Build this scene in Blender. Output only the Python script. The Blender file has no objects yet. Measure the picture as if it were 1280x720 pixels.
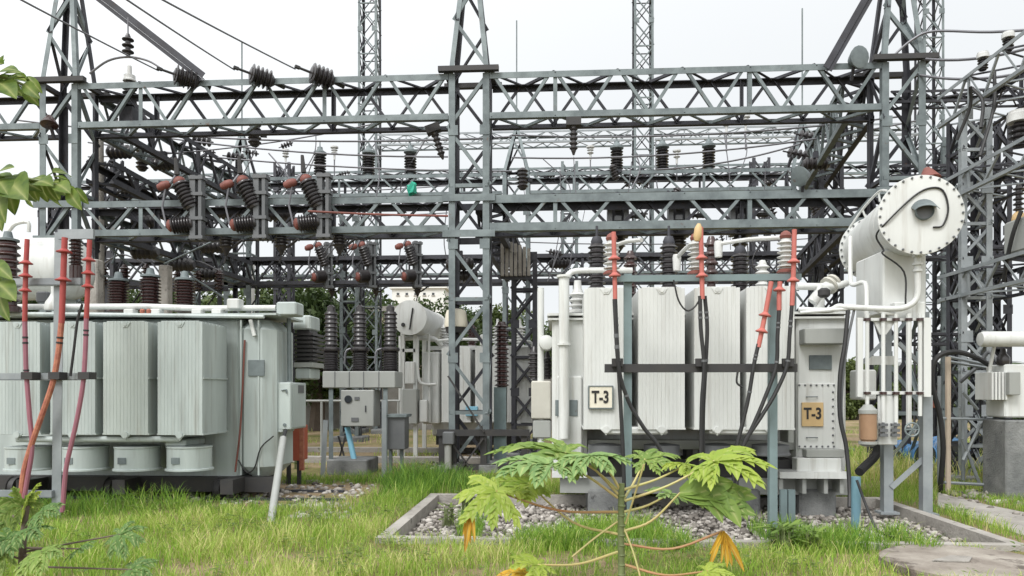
import bpy, math, random
import numpy as np
from mathutils import Vector as V, Matrix

random.seed(7)
rng = np.random.default_rng(7)
R = math.radians
scene = bpy.context.scene
COL = scene.collection

# ------------------------------------------------------------------ camera
F, HZ, YAW, EYE = 924.0, 490.0, R(3.5), 1.6
cd = bpy.data.cameras.new("camera")
cam = bpy.data.objects.new("camera", cd)
COL.objects.link(cam)
cam.location = (0, 0, EYE)
cam.rotation_euler = (R(90), 0, YAW)
cd.sensor_width = 36.0
cd.lens = 36.0 * F / 1280.0
cd.shift_y = (HZ - 360.0) / 1280.0
cd.clip_start, cd.clip_end = 0.05, 2000
scene.camera = cam

# ------------------------------------------------------------------ sky and sun (bright overcast)
SUN_EL, SUN_AZ = R(50), R(208)          # azimuth of the sun measured from +Y, clockwise
sdir = V((math.sin(SUN_AZ) * math.cos(SUN_EL), math.cos(SUN_AZ) * math.cos(SUN_EL), math.sin(SUN_EL)))
w = bpy.data.worlds.new("World")
scene.world = w
w.use_nodes = True
nt = w.node_tree
nt.nodes.clear()
out = nt.nodes.new("ShaderNodeOutputWorld")
bg = nt.nodes.new("ShaderNodeBackground")
sky = nt.nodes.new("ShaderNodeTexSky")
sky.sky_type = 'NISHITA'
sky.sun_disc = False
sky.sun_elevation = SUN_EL
sky.sun_rotation = SUN_AZ
tc = nt.nodes.new("ShaderNodeTexCoord")
dot = nt.nodes.new("ShaderNodeVectorMath"); dot.operation = 'DOT_PRODUCT'
dot.inputs[1].default_value = sdir
nt.links.new(tc.outputs['Generated'], dot.inputs[0])
ramp = nt.nodes.new("ShaderNodeMapRange")
ramp.inputs['From Min'].default_value = -0.45
ramp.inputs['From Max'].default_value = 1.0
ramp.inputs['To Min'].default_value = 0.0
ramp.inputs['To Max'].default_value = 1.0
ramp.interpolation_type = 'SMOOTHSTEP'
nt.links.new(dot.outputs['Value'], ramp.inputs['Value'])
cloud = nt.nodes.new("ShaderNodeMix"); cloud.data_type = 'RGBA'
cloud.inputs[6].default_value = (8.7, 8.95, 9.1, 1)
cloud.inputs[7].default_value = (18.5, 18.6, 18.5, 1)
nt.links.new(ramp.outputs['Result'], cloud.inputs[0])
mix = nt.nodes.new("ShaderNodeMix"); mix.data_type = 'RGBA'
mix.inputs[0].default_value = 0.93
nt.links.new(sky.outputs['Color'], mix.inputs[6])
nt.links.new(cloud.outputs[2], mix.inputs[7])
nt.links.new(mix.outputs[2], bg.inputs['Color'])
bg.inputs['Strength'].default_value = 0.1
nt.links.new(bg.outputs['Background'], out.inputs['Surface'])

sl = bpy.data.lights.new("sun", 'SUN')
sl.energy = 2.6
sl.angle = R(22)
sl.color = (1.0, 0.985, 0.965)
so = bpy.data.objects.new("sun", sl)
COL.objects.link(so)
so.rotation_euler = (-sdir).to_track_quat('-Z', 'Y').to_euler()

scene.view_settings.view_transform = 'Standard'
scene.view_settings.look = 'None'
scene.view_settings.exposure = 0.1
scene.view_settings.gamma = 1.0
scene.view_settings.use_curve_mapping = False

# ------------------------------------------------------------------ measuring
_c, _s = math.cos(YAW), math.sin(YAW)
def P(px, py, Y):
    """the point of the site plane y=Y that the photograph shows at (px, py)"""
    rx, rz = (px - 640) / F, (HZ - py) / F
    t = Y / (rx * _s + _c)
    return V((t * (rx * _c - _s), Y, EYE + t * rz))
def G(px, py, z=0.0):
    """the ground point seen at (px, py)"""
    t = (EYE - z) * F / (py - HZ)
    rx = (px - 640) / F
    return V((t * (rx * _c - _s), t * (rx * _s + _c), z))

# ------------------------------------------------------------------ materials
def new_mat(name):
    m = bpy.data.materials.new(name)
    m.use_nodes = True
    return m, m.node_tree, m.node_tree.nodes['Principled BSDF']

def rgba(c): return (c[0], c[1], c[2], 1)

def surf(name, col, col2=None, rough=0.6, metal=0.0, scale=3.0, amt=0.6, spots=None, spot_amt=0.62,
         spot_scale=6.0, streak=1.0, bump=0.0, bump_scale=40.0, spec=0.4, runs=None, run_amt=0.6):
    """base colour broken by a noise (streaked along z), optional spots of dirt or rust, optional bump"""
    m, nt, b = new_mat(name)
    L = nt.links
    tcn = nt.nodes.new("ShaderNodeTexCoord")
    oi = nt.nodes.new("ShaderNodeObjectInfo")
    mp = nt.nodes.new("ShaderNodeMapping")
    mp.inputs['Scale'].default_value = (1, 1, 1.0 / streak)
    add = nt.nodes.new("ShaderNodeVectorMath"); add.operation = 'MULTIPLY_ADD'
    add.inputs[1].default_value = (1, 1, 1)
    L.new(tcn.outputs['Object'], add.inputs[0])
    comb = nt.nodes.new("ShaderNodeVectorMath"); comb.operation = 'SCALE'
    comb.inputs[0].default_value = (17, 31, 5)
    L.new(oi.outputs['Random'], comb.inputs['Scale'])
    L.new(comb.outputs[0], add.inputs[2])
    L.new(add.outputs[0], mp.inputs['Vector'])
    n1 = nt.nodes.new("ShaderNodeTexNoise")
    n1.inputs['Scale'].default_value = scale
    n1.inputs['Detail'].default_value = 6
    n1.inputs['Roughness'].default_value = 0.65
    L.new(mp.outputs[0], n1.inputs['Vector'])
    r1 = nt.nodes.new("ShaderNodeMapRange")
    r1.inputs['From Min'].default_value = 0.35
    r1.inputs['From Max'].default_value = 0.7
    r1.inputs['To Max'].default_value = amt
    L.new(n1.outputs['Fac'], r1.inputs['Value'])
    mx = nt.nodes.new("ShaderNodeMix"); mx.data_type = 'RGBA'
    mx.inputs[6].default_value = rgba(col)
    mx.inputs[7].default_value = rgba(col2 or [c * 0.72 for c in col])
    L.new(r1.outputs[0], mx.inputs[0])
    last = mx.outputs[2]
    if spots:
        n2 = nt.nodes.new("ShaderNodeTexNoise")
        n2.inputs['Scale'].default_value = spot_scale
        n2.inputs['Detail'].default_value = 8
        n2.inputs['Roughness'].default_value = 0.7
        L.new(mp.outputs[0], n2.inputs['Vector'])
        r2 = nt.nodes.new("ShaderNodeMapRange")
        r2.inputs['From Min'].default_value = spot_amt
        r2.inputs['From Max'].default_value = spot_amt + 0.08
        r2.inputs['To Max'].default_value = 0.85
        L.new(n2.outputs['Fac'], r2.inputs['Value'])
        m2 = nt.nodes.new("ShaderNodeMix"); m2.data_type = 'RGBA'
        L.new(r2.outputs[0], m2.inputs[0])
        L.new(last, m2.inputs[6])
        m2.inputs[7].default_value = rgba(spots)
        last = m2.outputs[2]
    if runs:
        mp2 = nt.nodes.new("ShaderNodeMapping"); mp2.inputs['Scale'].default_value = (11, 11, 0.7)
        L.new(add.outputs[0], mp2.inputs['Vector'])
        n4 = nt.nodes.new("ShaderNodeTexNoise"); n4.inputs['Scale'].default_value = 1.0; n4.inputs['Detail'].default_value = 5; n4.inputs['Roughness'].default_value = 0.6
        L.new(mp2.outputs[0], n4.inputs['Vector'])
        r4 = nt.nodes.new("ShaderNodeMapRange")
        r4.inputs['From Min'].default_value = 0.54; r4.inputs['From Max'].default_value = 0.78; r4.inputs['To Max'].default_value = run_amt
        L.new(n4.outputs['Fac'], r4.inputs['Value'])
        m4 = nt.nodes.new("ShaderNodeMix"); m4.data_type = 'RGBA'
        L.new(r4.outputs[0], m4.inputs[0]); L.new(last, m4.inputs[6]); m4.inputs[7].default_value = rgba(runs)
        last = m4.outputs[2]
    L.new(last, b.inputs['Base Color'])
    b.inputs['Roughness'].default_value = rough
    b.inputs['Metallic'].default_value = metal
    b.inputs['Specular IOR Level'].default_value = spec
    if bump:
        n3 = nt.nodes.new("ShaderNodeTexNoise")
        n3.inputs['Scale'].default_value = bump_scale
        n3.inputs['Detail'].default_value = 5
        L.new(tcn.outputs['Object'], n3.inputs['Vector'])
        bp = nt.nodes.new("ShaderNodeBump")
        bp.inputs['Strength'].default_value = bump
        bp.inputs['Distance'].default_value = 0.03
        L.new(n3.outputs['Fac'], bp.inputs['Height'])
        L.new(bp.outputs[0], b.inputs['Normal'])
    return m

def leafy(name, c1, c2, c3=None, trans=0.35, scale=4.0, rough=0.5):
    m, nt, b = new_mat(name)
    L = nt.links
    geo = nt.nodes.new("ShaderNodeNewGeometry")
    tcn = nt.nodes.new("ShaderNodeTexCoord")
    n1 = nt.nodes.new("ShaderNodeTexNoise")
    n1.inputs['Scale'].default_value = scale
    n1.inputs['Detail'].default_value = 4
    L.new(tcn.outputs['Object'], n1.inputs['Vector'])
    mth = nt.nodes.new("ShaderNodeMath"); mth.operation = 'MULTIPLY_ADD'
    mth.inputs[1].default_value = 0.45
    L.new(geo.outputs['Random Per Island'], mth.inputs[0])
    sub = nt.nodes.new("ShaderNodeMapRange")
    sub.inputs['From Min'].default_value = 0.3
    sub.inputs['From Max'].default_value = 0.7
    sub.inputs['To Max'].default_value = 0.55
    L.new(n1.outputs['Fac'], sub.inputs['Value'])
    L.new(sub.outputs[0], mth.inputs[2])
    rp = nt.nodes.new("ShaderNodeValToRGB")
    rp.color_ramp.elements[0].color = rgba(c1)
    rp.color_ramp.elements[1].color = rgba(c2)
    if c3:
        e = rp.color_ramp.elements.new(0.93); e.color = rgba(c2)
        rp.color_ramp.elements[-1].color = rgba(c3)
    L.new(mth.outputs[0], rp.inputs['Fac'])
    ra = nt.nodes.new("ShaderNodeAttribute"); ra.attribute_name = "rib"
    pw = nt.nodes.new("ShaderNodeMath"); pw.operation = 'POWER'; pw.inputs[1].default_value = 5
    L.new(ra.outputs['Fac'], pw.inputs[0])
    ml = nt.nodes.new("ShaderNodeMath"); ml.operation = 'MULTIPLY'; ml.inputs[1].default_value = 0.6
    L.new(pw.outputs[0], ml.inputs[0])
    rm = nt.nodes.new("ShaderNodeMix"); rm.data_type = 'RGBA'
    L.new(ml.outputs[0], rm.inputs[0]); L.new(rp.outputs[0], rm.inputs[6])
    rm.inputs[7].default_value = (0.50, 0.52, 0.22, 1)
    L.new(rm.outputs[2], b.inputs['Base Color'])
    b.inputs['Roughness'].default_value = rough
    b.inputs['Specular IOR Level'].default_value = 0.25
    tr = nt.nodes.new("ShaderNodeBsdfTranslucent")
    L.new(rm.outputs[2], tr.inputs['Color'])
    ms = nt.nodes.new("ShaderNodeMixShader")
    ms.inputs[0].default_value = trans
    L.new(b.outputs[0], ms.inputs[1]); L.new(tr.outputs[0], ms.inputs[2])
    L.new(ms.outputs[0], nt.nodes['Material Output'].inputs['Surface'])
    return m

RUST = (0.16, 0.07, 0.035)
M = {}
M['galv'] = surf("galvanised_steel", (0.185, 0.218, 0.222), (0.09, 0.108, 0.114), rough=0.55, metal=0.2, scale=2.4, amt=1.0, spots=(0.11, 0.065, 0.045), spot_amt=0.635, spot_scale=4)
M['galv_dark_shade'] = surf("dark_shaded_steel", (0.055, 0.057, 0.068), (0.03, 0.029, 0.033), rough=0.65, metal=0.2, scale=3, amt=0.9, spots=(0.10, 0.06, 0.045), spot_amt=0.63)  # darker steel with rust spots; shade of rear lattice members painted into the colour
M['galv_pale'] = surf("pale_zinc_steel", (0.29, 0.315, 0.325), (0.18, 0.20, 0.215), rough=0.5, metal=0.25, scale=2.5, amt=0.8, spots=(0.2, 0.17, 0.14), spot_amt=0.7)
M['white'] = surf("white_paint", (0.62, 0.635, 0.618), (0.43, 0.44, 0.425), rough=0.42, scale=1.7, amt=0.75, streak=6, spots=(0.33, 0.31, 0.27), spot_amt=0.685, spot_scale=5, runs=(0.30, 0.275, 0.235), run_amt=0.6)
M['mint'] = surf("pale_grey_green_paint", (0.43, 0.48, 0.465), (0.25, 0.285, 0.28), rough=0.45, scale=1.9, amt=0.8, streak=6, spots=(0.23, 0.22, 0.19), spot_amt=0.68, spot_scale=5, runs=(0.19, 0.18, 0.155), run_amt=0.65)
M['mint_rusty'] = surf("rust_specked_paint", (0.42, 0.465, 0.44), (0.28, 0.315, 0.30), rough=0.5, scale=1.9, amt=0.8, streak=4, spots=RUST, spot_amt=0.70, spot_scale=9, runs=(0.25, 0.24, 0.20), run_amt=0.6)
M['grey_box'] = surf("grey_enamel", (0.31, 0.32, 0.305), (0.23, 0.24, 0.225), rough=0.45, scale=2, amt=0.6, streak=4)
M['beige'] = surf("beige_enamel", (0.47, 0.46, 0.41), (0.38, 0.365, 0.32), rough=0.5, scale=3)
M['dark_grey'] = surf("dark_grey_enamel", (0.12, 0.125, 0.13), (0.08, 0.085, 0.09), rough=0.5)
M['brown_porc'] = surf("brown_porcelain", (0.045, 0.020, 0.018), (0.022, 0.014, 0.014), rough=0.25, scale=5, spec=0.6)
M['dark_porc'] = surf("dark_porcelain", (0.030, 0.026, 0.027), (0.016, 0.015, 0.017), rough=0.3, scale=5, spec=0.6)
M['grey_porc'] = surf("pale_porcelain", (0.55, 0.56, 0.55), (0.36, 0.35, 0.33), rough=0.3, scale=5, spec=0.6)
M['red'] = surf("red_sleeve", (0.34, 0.055, 0.05), (0.22, 0.045, 0.04), rough=0.5, scale=5)
M['red_faded'] = surf("faded_red_sleeve", (0.46, 0.14, 0.115), (0.33, 0.09, 0.08), rough=0.55, scale=5)
M['terracotta'] = surf("rust_red_cap", (0.20, 0.065, 0.05), (0.09, 0.035, 0.03), rough=0.6, scale=6)
M['orange'] = surf("orange_tape", (0.42, 0.17, 0.10), (0.25, 0.07, 0.055), rough=0.6, scale=14, amt=1.0)
M['purple'] = surf("faded_purple_sheath", (0.28, 0.11, 0.14), (0.20, 0.085, 0.115), rough=0.55, scale=6)
M['rubber'] = surf("black_rubber", (0.018, 0.018, 0.019), (0.03, 0.03, 0.03), rough=0.55, scale=5)
M['black'] = surf("black_steel", (0.03, 0.03, 0.032), (0.05, 0.045, 0.04), rough=0.6, scale=5)
M['wire'] = surf("aluminium_conductor", (0.17, 0.17, 0.185), (0.11, 0.11, 0.12), rough=0.5, metal=0.4)
M['copper'] = surf("silica_brown", (0.30, 0.185, 0.11), (0.22, 0.13, 0.08), rough=0.35, scale=6)
M['ochre'] = surf("ochre_plate", (0.56, 0.40, 0.20), (0.46, 0.32, 0.16), rough=0.5, scale=6)
M['cream'] = surf("cream_plate", (0.70, 0.66, 0.55), (0.60, 0.56, 0.46), rough=0.5, scale=6)
M['letter'] = surf("black_lettering", (0.02, 0.018, 0.018), (0.03, 0.03, 0.03), rough=0.5)
M['blue_pipe'] = surf("blue_pvc", (0.13, 0.24, 0.29), (0.10, 0.19, 0.24), rough=0.45)
M['light_blue'] = surf("light_blue_pvc", (0.22, 0.47, 0.60), (0.18, 0.38, 0.50), rough=0.45)
M['teal'] = surf("teal_grey_steel", (0.17, 0.23, 0.235), (0.11, 0.14, 0.145), rough=0.55, scale=3, spots=RUST, spot_amt=0.7)
M['concrete'] = surf("weathered_concrete", (0.38, 0.36, 0.33), (0.22, 0.205, 0.185), rough=0.9, scale=2.2, amt=0.9, spots=(0.10, 0.095, 0.085), spot_amt=0.6, spot_scale=3.5, bump=0.5, bump_scale=30, spec=0.2)
M['concrete_dark'] = surf("dirty_concrete", (0.24, 0.245, 0.24), (0.11, 0.115, 0.115), rough=0.9, scale=2.5, amt=1, spots=(0.05, 0.05, 0.05), spot_amt=0.6, bump=0.5, spec=0.2)
M['brown_concrete'] = surf("brown_stained_concrete", (0.34, 0.31, 0.27), (0.15, 0.125, 0.105), rough=0.9, scale=1.6, amt=1, spots=(0.08, 0.065, 0.055), spot_amt=0.55, spot_scale=2.5, bump=0.5, bump_scale=25, spec=0.2)
M['stone'] = surf("pale_gravel", (0.60, 0.56, 0.51), (0.36, 0.325, 0.30), rough=0.9, scale=3.5, amt=0.9, bump=0.3, spec=0.2)
M['wood_pole'] = surf("tan_pole", (0.50, 0.42, 0.33), (0.40, 0.33, 0.26), rough=0.7, scale=5)
M['rustred'] = surf("red_oxide_steel", (0.40, 0.10, 0.055), (0.25, 0.06, 0.04), rough=0.6, scale=4)
M['plaster'] = surf("cream_plaster", (0.60, 0.50, 0.38), (0.50, 0.41, 0.31), rough=0.85, scale=1.2)
M['plaster_white'] = surf("white_plaster", (0.66, 0.66, 0.64), (0.55, 0.55, 0.53), rough=0.85, scale=1.2)
M['brickwall'] = surf("grey_boundary_wall", (0.27, 0.26, 0.24), (0.16, 0.155, 0.14), rough=0.9, scale=1.5, amt=0.9)
M['glass'] = surf("dark_glass", (0.03, 0.035, 0.04), rough=0.12, spec=0.6)
M['car_blue'] = surf("blue_car_paint", (0.07, 0.20, 0.40), (0.06, 0.17, 0.35), rough=0.25, spec=0.6)
M['bark'] = surf("bark", (0.12, 0.095, 0.075), (0.075, 0.06, 0.05), rough=0.95, scale=6)
M['stem'] = surf("green_stem", (0.17, 0.21, 0.085), (0.10, 0.12, 0.05), rough=0.6, scale=12, amt=0.9)
M['petiole'] = surf("pale_petiole", (0.47, 0.36, 0.16), (0.36, 0.40, 0.14), rough=0.5, scale=5, amt=0.8)
M['petiole_red'] = surf("reddish_petiole", (0.36, 0.18, 0.09), (0.30, 0.24, 0.09), rough=0.5, scale=5, amt=0.8)
M['papaya'] = leafy("papaya_leaf", (0.115, 0.205, 0.055), (0.26, 0.36, 0.075), None, 0.35, 3)
M['papaya_lime'] = leafy("lime_papaya_leaf", (0.20, 0.32, 0.05), (0.42, 0.50, 0.09), (0.6, 0.45, 0.06), 0.4, 3)
M['papaya_blue'] = leafy("blue_green_papaya_leaf", (0.12, 0.225, 0.08), (0.26, 0.38, 0.13), None, 0.3, 3)
M['papaya_dark'] = leafy("dark_papaya_leaf", (0.045, 0.10, 0.035), (0.14, 0.25, 0.06), None, 0.3, 3)
M['dead_leaf'] = leafy("yellow_dead_leaf", (0.42, 0.19, 0.03), (0.74, 0.50, 0.06), None, 0.3, 6)
M['broadleaf'] = leafy("broad_leaf", (0.035, 0.085, 0.022), (0.22, 0.30, 0.055), (0.55, 0.50, 0.08), 0.45, 22)
M['crown'] = leafy("tree_foliage", (0.018, 0.035, 0.012), (0.085, 0.125, 0.035), None, 0.2, 0.35)
M['crown2'] = leafy("tree_foliage_yellowish", (0.03, 0.05, 0.014), (0.13, 0.165, 0.045), None, 0.2, 0.35)
M['weed'] = leafy("weed_foliage", (0.07, 0.12, 0.03), (0.20, 0.26, 0.06), None, 0.3, 3)
M['bluegreen'] = surf("green_cloth", (0.03, 0.36, 0.24), (0.02, 0.25, 0.18), rough=0.7)

def grass_mat():
    m, nt, b = new_mat("grass_blades")
    L = nt.links
    at = nt.nodes.new("ShaderNodeAttribute"); at.attribute_name = "tint"
    rp = nt.nodes.new("ShaderNodeValToRGB")
    e = rp.color_ramp.elements
    e[0].color = (0.04, 0.105, 0.02, 1)
    e[1].color = (0.60, 0.56, 0.25, 1)
    x = e.new(0.35); x.color = (0.135, 0.27, 0.036, 1)
    x = e.new(0.75); x.color = (0.30, 0.44, 0.062, 1)
    L.new(at.outputs['Fac'], rp.inputs['Fac'])
    L.new(rp.outputs[0], b.inputs['Base Color'])
    b.inputs['Roughness'].default_value = 0.55
    b.inputs['Specular IOR Level'].default_value = 0.25
    tr = nt.nodes.new("ShaderNodeBsdfTranslucent")
    L.new(rp.outputs[0], tr.inputs['Color'])
    ms = nt.nodes.new("ShaderNodeMixShader"); ms.inputs[0].default_value = 0.35
    L.new(b.outputs[0], ms.inputs[1]); L.new(tr.outputs[0], ms.inputs[2])
    L.new(ms.outputs[0], nt.nodes['Material Output'].inputs['Surface'])
    return m
M['grass'] = grass_mat()

def ground_mat():
    m, nt, b = new_mat("ground_soil_and_turf")
    L = nt.links
    tcn = nt.nodes.new("ShaderNodeTexCoord")
    n1 = nt.nodes.new("ShaderNodeTexNoise"); n1.inputs['Scale'].default_value = 0.55; n1.inputs['Detail'].default_value = 8
    n2 = nt.nodes.new("ShaderNodeTexNoise"); n2.inputs['Scale'].default_value = 9; n2.inputs['Detail'].default_value = 8; n2.inputs['Roughness'].default_value = 0.75
    for n in (n1, n2): L.new(tcn.outputs['Object'], n.inputs['Vector'])
    r1 = nt.nodes.new("ShaderNodeValToRGB")
    e = r1.color_ramp.elements
    e[0].position = 0.30; e[0].color = (0.12, 0.14, 0.045, 1)
    e[1].position = 0.58; e[1].color = (0.30, 0.235, 0.16, 1)
    x = e.new(0.42); x.color = (0.21, 0.19, 0.09, 1)
    L.new(n1.outputs['Fac'], r1.inputs['Fac'])
    mx = nt.nodes.new("ShaderNodeMix"); mx.data_type = 'RGBA'; mx.blend_type = 'MULTIPLY'
    mx.inputs[0].default_value = 0.85
    r2 = nt.nodes.new("ShaderNodeValToRGB")
    r2.color_ramp.elements[0].position = 0.3; r2.color_ramp.elements[0].color = (0.45, 0.45, 0.42, 1)
    r2.color_ramp.elements[1].position = 0.7; r2.color_ramp.elements[1].color = (1.25, 1.2, 1.1, 1)
    L.new(n2.outputs['Fac'], r2.inputs['Fac'])
    L.new(r1.outputs[0], mx.inputs[6]); L.new(r2.outputs[0], mx.inputs[7])
    L.new(mx.outputs[2], b.inputs['Base Color'])
    b.inputs['Roughness'].default_value = 0.95
    b.inputs['Specular IOR Level'].default_value = 0.1
    bp = nt.nodes.new("ShaderNodeBump"); bp.inputs['Strength'].default_value = 0.8; bp.inputs['Distance'].default_value = 0.05
    L.new(n2.outputs['Fac'], bp.inputs['Height']); L.new(bp.outputs[0], b.inputs['Normal'])
    return m
M['ground'] = ground_mat()

# ------------------------------------------------------------------ mesh builder
def perp(d):
    d = d.normalized()
    a = V((0, 0, 1)) if abs(d.z) < 0.9 else V((1, 0, 0))
    u = d.cross(a).normalized()
    return u, d.cross(u).normalized()

class MB:
    def __init__(self): self.v, self.f = [], []
    def add(self, vs, fs):
        o = len(self.v)
        self.v.extend([V(x) for x in vs])
        self.f.extend([tuple(i + o for i in f) for f in fs])
        return self
    def box(self, c, s, rz=0.0):
        c = V(c); h = V(s) / 2
        m = Matrix.Rotation(rz, 3, 'Z')
        vs = [c + m @ V((x * h.x, y * h.y, z * h.z)) for x in (-1, 1) for y in (-1, 1) for z in (-1, 1)]
        return self.add(vs, [(0, 1, 3, 2), (4, 6, 7, 5), (0, 4, 5, 1), (2, 3, 7, 6), (0, 2, 6, 4), (1, 5, 7, 3)])
    def bbox(self, a, b):
        a, b = V(a), V(b)
        return self.box((a + b) / 2, [abs(b[i] - a[i]) for i in range(3)])
    def rbox(self, c, s, r=0.02, rz=0.0):
        """box with its vertical edges and top and bottom rims chamfered"""
        c = V(c); hx, hy, hz = s[0] / 2, s[1] / 2, s[2] / 2
        m = Matrix.Rotation(rz, 3, 'Z')
        r = min(r, hx * .9, hy * .9, hz * .9)
        def ring(ix, iy, k, z):
            pts = [(ix - k, -iy), (ix, -iy + k), (ix, iy - k), (ix - k, iy), (-ix + k, iy), (-ix, iy - k), (-ix, -iy + k), (-ix + k, -iy)]
            return [c + m @ V((x, y, z)) for x, y in pts]
        rings = [ring(hx - r, hy - r, r * .6, -hz), ring(hx, hy, r, -hz + r), ring(hx, hy, r, hz - r), ring(hx - r, hy - r, r * .6, hz)]
        vs = [p for g in rings for p in g]
        fs = []
        for k in range(3):
            for i in range(8):
                j = (i + 1) % 8
                fs.append((k * 8 + i, k * 8 + j, k * 8 + 8 + j, k * 8 + 8 + i))
        fs.append(tuple(range(7, -1, -1))); fs.append(tuple(range(24, 32)))
        return self.add(vs, fs)
    def bar(self, a, b, w, h, side=None):
        """rectangular bar; w across `side`, h across the other"""
        a, b = V(a), V(b); d = (b - a).normalized()
        if side is None: u, v = perp(d)
        else:
            u = V(side); u = (u - d * u.dot(d)).normalized(); v = d.cross(u)
        vs = [p + u * (i * w / 2) + v * (j * h / 2) for p in (a, b) for i, j in ((-1, -1), (1, -1), (1, 1), (-1, 1))]
        return self.add(vs, [(0, 1, 2, 3)[::-1], (4, 5, 6, 7), (0, 1, 5, 4), (1, 2, 6, 5), (2, 3, 7, 6), (3, 0, 4, 7)])
    def ell(self, a, b, n1, n2, w, t=0.012):
        """angle section running a to b, corner on the line, flanges along n1 and n2"""
        a, b = V(a), V(b); d = (b - a).normalized()
        n1 = V(n1); n1 = (n1 - d * n1.dot(d)).normalized()
        n2 = V(n2); n2 = (n2 - d * n2.dot(d) - n1 * n2.dot(n1)).normalized()
        sec = [(0, 0), (w, 0), (w, t), (t, t), (t, w), (0, w)]
        vs = [p + n1 * x + n2 * y for p in (a, b) for x, y in sec]
        fs = [(i, (i + 1) % 6, 6 + (i + 1) % 6, 6 + i) for i in range(6)]
        fs += [(0, 3, 2, 1), (0, 5, 4, 3), (6, 7, 8, 9), (6, 9, 10, 11)]
        return self.add(vs, fs)
    def tube(self, pts, r, n=8, caps=True):
        pts = [V(p) for p in pts]
        rs = r if isinstance(r, (list, tuple)) else [r] * len(pts)
        d0 = (pts[1] - pts[0]).normalized()
        u, v = perp(d0)
        vs = []
        for i, p in enumerate(pts):
            if i == 0: d = d0
            elif i == len(pts) - 1: d = (pts[-1] - pts[-2]).normalized()
            else:
                d = ((pts[i + 1] - p).normalized() + (p - pts[i - 1]).normalized())
                d = d.normalized() if d.length > 1e-6 else d0
            u = (u - d * u.dot(d)).normalized(); v = d.cross(u)
            for k in range(n):
                an = 2 * math.pi * k / n
                vs.append(p + (u * math.cos(an) + v * math.sin(an)) * rs[i])
        fs = []
        for i in range(len(pts) - 1):
            for k in range(n):
                j = (k + 1) % n
                fs.append((i * n + k, i * n + j, i * n + n + j, i * n + n + k))
        if caps:
            fs.append(tuple(range(n - 1, -1, -1)))
            fs.append(tuple(range(len(vs) - n, len(vs))))
        return self.add(vs, fs)
    def lathe(self, base, axis, prof, n=16):
        base = V(base); ax = V(axis).normalized(); u, v = perp(ax)
        vs, fs = [], []
        for r, h in prof:
            for k in range(n):
                an = 2 * math.pi * k / n
                vs.append(base + ax * h + (u * math.cos(an) + v * math.sin(an)) * max(r, 1e-4))
        for i in range(len(prof) - 1):
            for k in range(n):
                j = (k + 1) % n
                fs.append((i * n + k, i * n + j, i * n + n + j, i * n + n + k))
        fs.append(tuple(range(n - 1, -1, -1))); fs.append(tuple(range(len(vs) - n, len(vs))))
        return self.add(vs, fs)
    def prism(self, poly, d):
        """planar polygon extruded by the vector d"""
        n = len(poly); d = V(d)
        vs = [V(p) for p in poly] + [V(p) + d for p in poly]
        fs = [tuple(range(n - 1, -1, -1)), tuple(range(n, 2 * n))]
        fs += [(i, (i + 1) % n, n + (i + 1) % n, n + i) for i in range(n)]
        return self.add(vs, fs)
    def build(self, name, mat, parent=None, smooth=False, label=None, kind=None, rib=None):
        """one mesh object; vertices are world coordinates, the origin goes to the parent's or to the base centre"""
        me = bpy.data.meshes.new(name)
        if parent is not None:
            o0 = origin_of(parent)
        else:
            xs = [p.x for p in self.v]; ys = [p.y for p in self.v]; zs = [p.z for p in self.v]
            o0 = V(((min(xs) + max(xs)) / 2, (min(ys) + max(ys)) / 2, min(zs)))
        me.from_pydata([p - o0 for p in self.v], [], self.f)
        me.update()
        import bmesh
        bm = bmesh.new(); bm.from_mesh(me)
        bmesh.ops.recalc_face_normals(bm, faces=bm.faces)
        bm.to_mesh(me); bm.free()
        if smooth:
            me.shade_smooth()
            me.set_sharp_from_angle(angle=R(38))
        if rib:
            n = len(me.vertices)
            at = me.attributes.new('rib', 'FLOAT', 'POINT')
            at.data.foreach_set('value', [1.0 if i % 5 == 2 else .45 if i % 5 in (1, 3) else 0.0 for i in range(n)])
        me.materials.append(mat)
        ob = bpy.data.objects.new(name, me)
        COL.objects.link(ob)
        if parent is not None: ob.parent = parent
        else: ob.location = o0
        if label: ob['label'] = label
        if kind: ob['kind'] = kind
        return ob

def origin_of(o):
    p = V((0, 0, 0))
    while o is not None:
        p = p + o.location
        o = o.parent
    return p

def tag(o, label, cat, group=None):
    o['label'] = label; o['category'] = cat
    if group: o['group'] = group
    return o

def thing(name, loc, label, cat, group=None):
    o = bpy.data.objects.new(name, None)
    o.empty_display_size = 0.2
    COL.objects.link(o)
    o.location = V(loc)
    return tag(o, label, cat, group)

def copy_tree(o, parent=None):
    c = o.copy(); COL.objects.link(c)
    if parent is not None: c.parent = parent
    for ch in o.children: copy_tree(ch, c)
    return c

def place(proto, loc, label, rot=(0, 0, 0), scale=1.0, first=[], group=None):
    """use the prototype itself the first time, a copy of the whole tree after that"""
    o = proto if proto.name not in first else copy_tree(proto)
    first.append(proto.name)
    o.location = V(loc); o.rotation_euler = rot
    o.scale = (scale,) * 3 if not hasattr(scale, '__len__') else scale
    o['label'] = label
    if group: o['group'] = group
    return o

def sheds(n, core, shed, h0, h1, alt=None):
    p = (h1 - h0) / n
    out = [(core, h0)]
    for i in range(n):
        s = shed if not alt or i % 2 == 0 else alt
        z = h0 + i * p
        out += [(core, z + .18 * p), (s * .96, z + .34 * p), (s, z + .42 * p), (s * .97, z + .50 * p), (core * 1.02, z + .82 * p)]
    out.append((core, h1))
    return out

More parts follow.
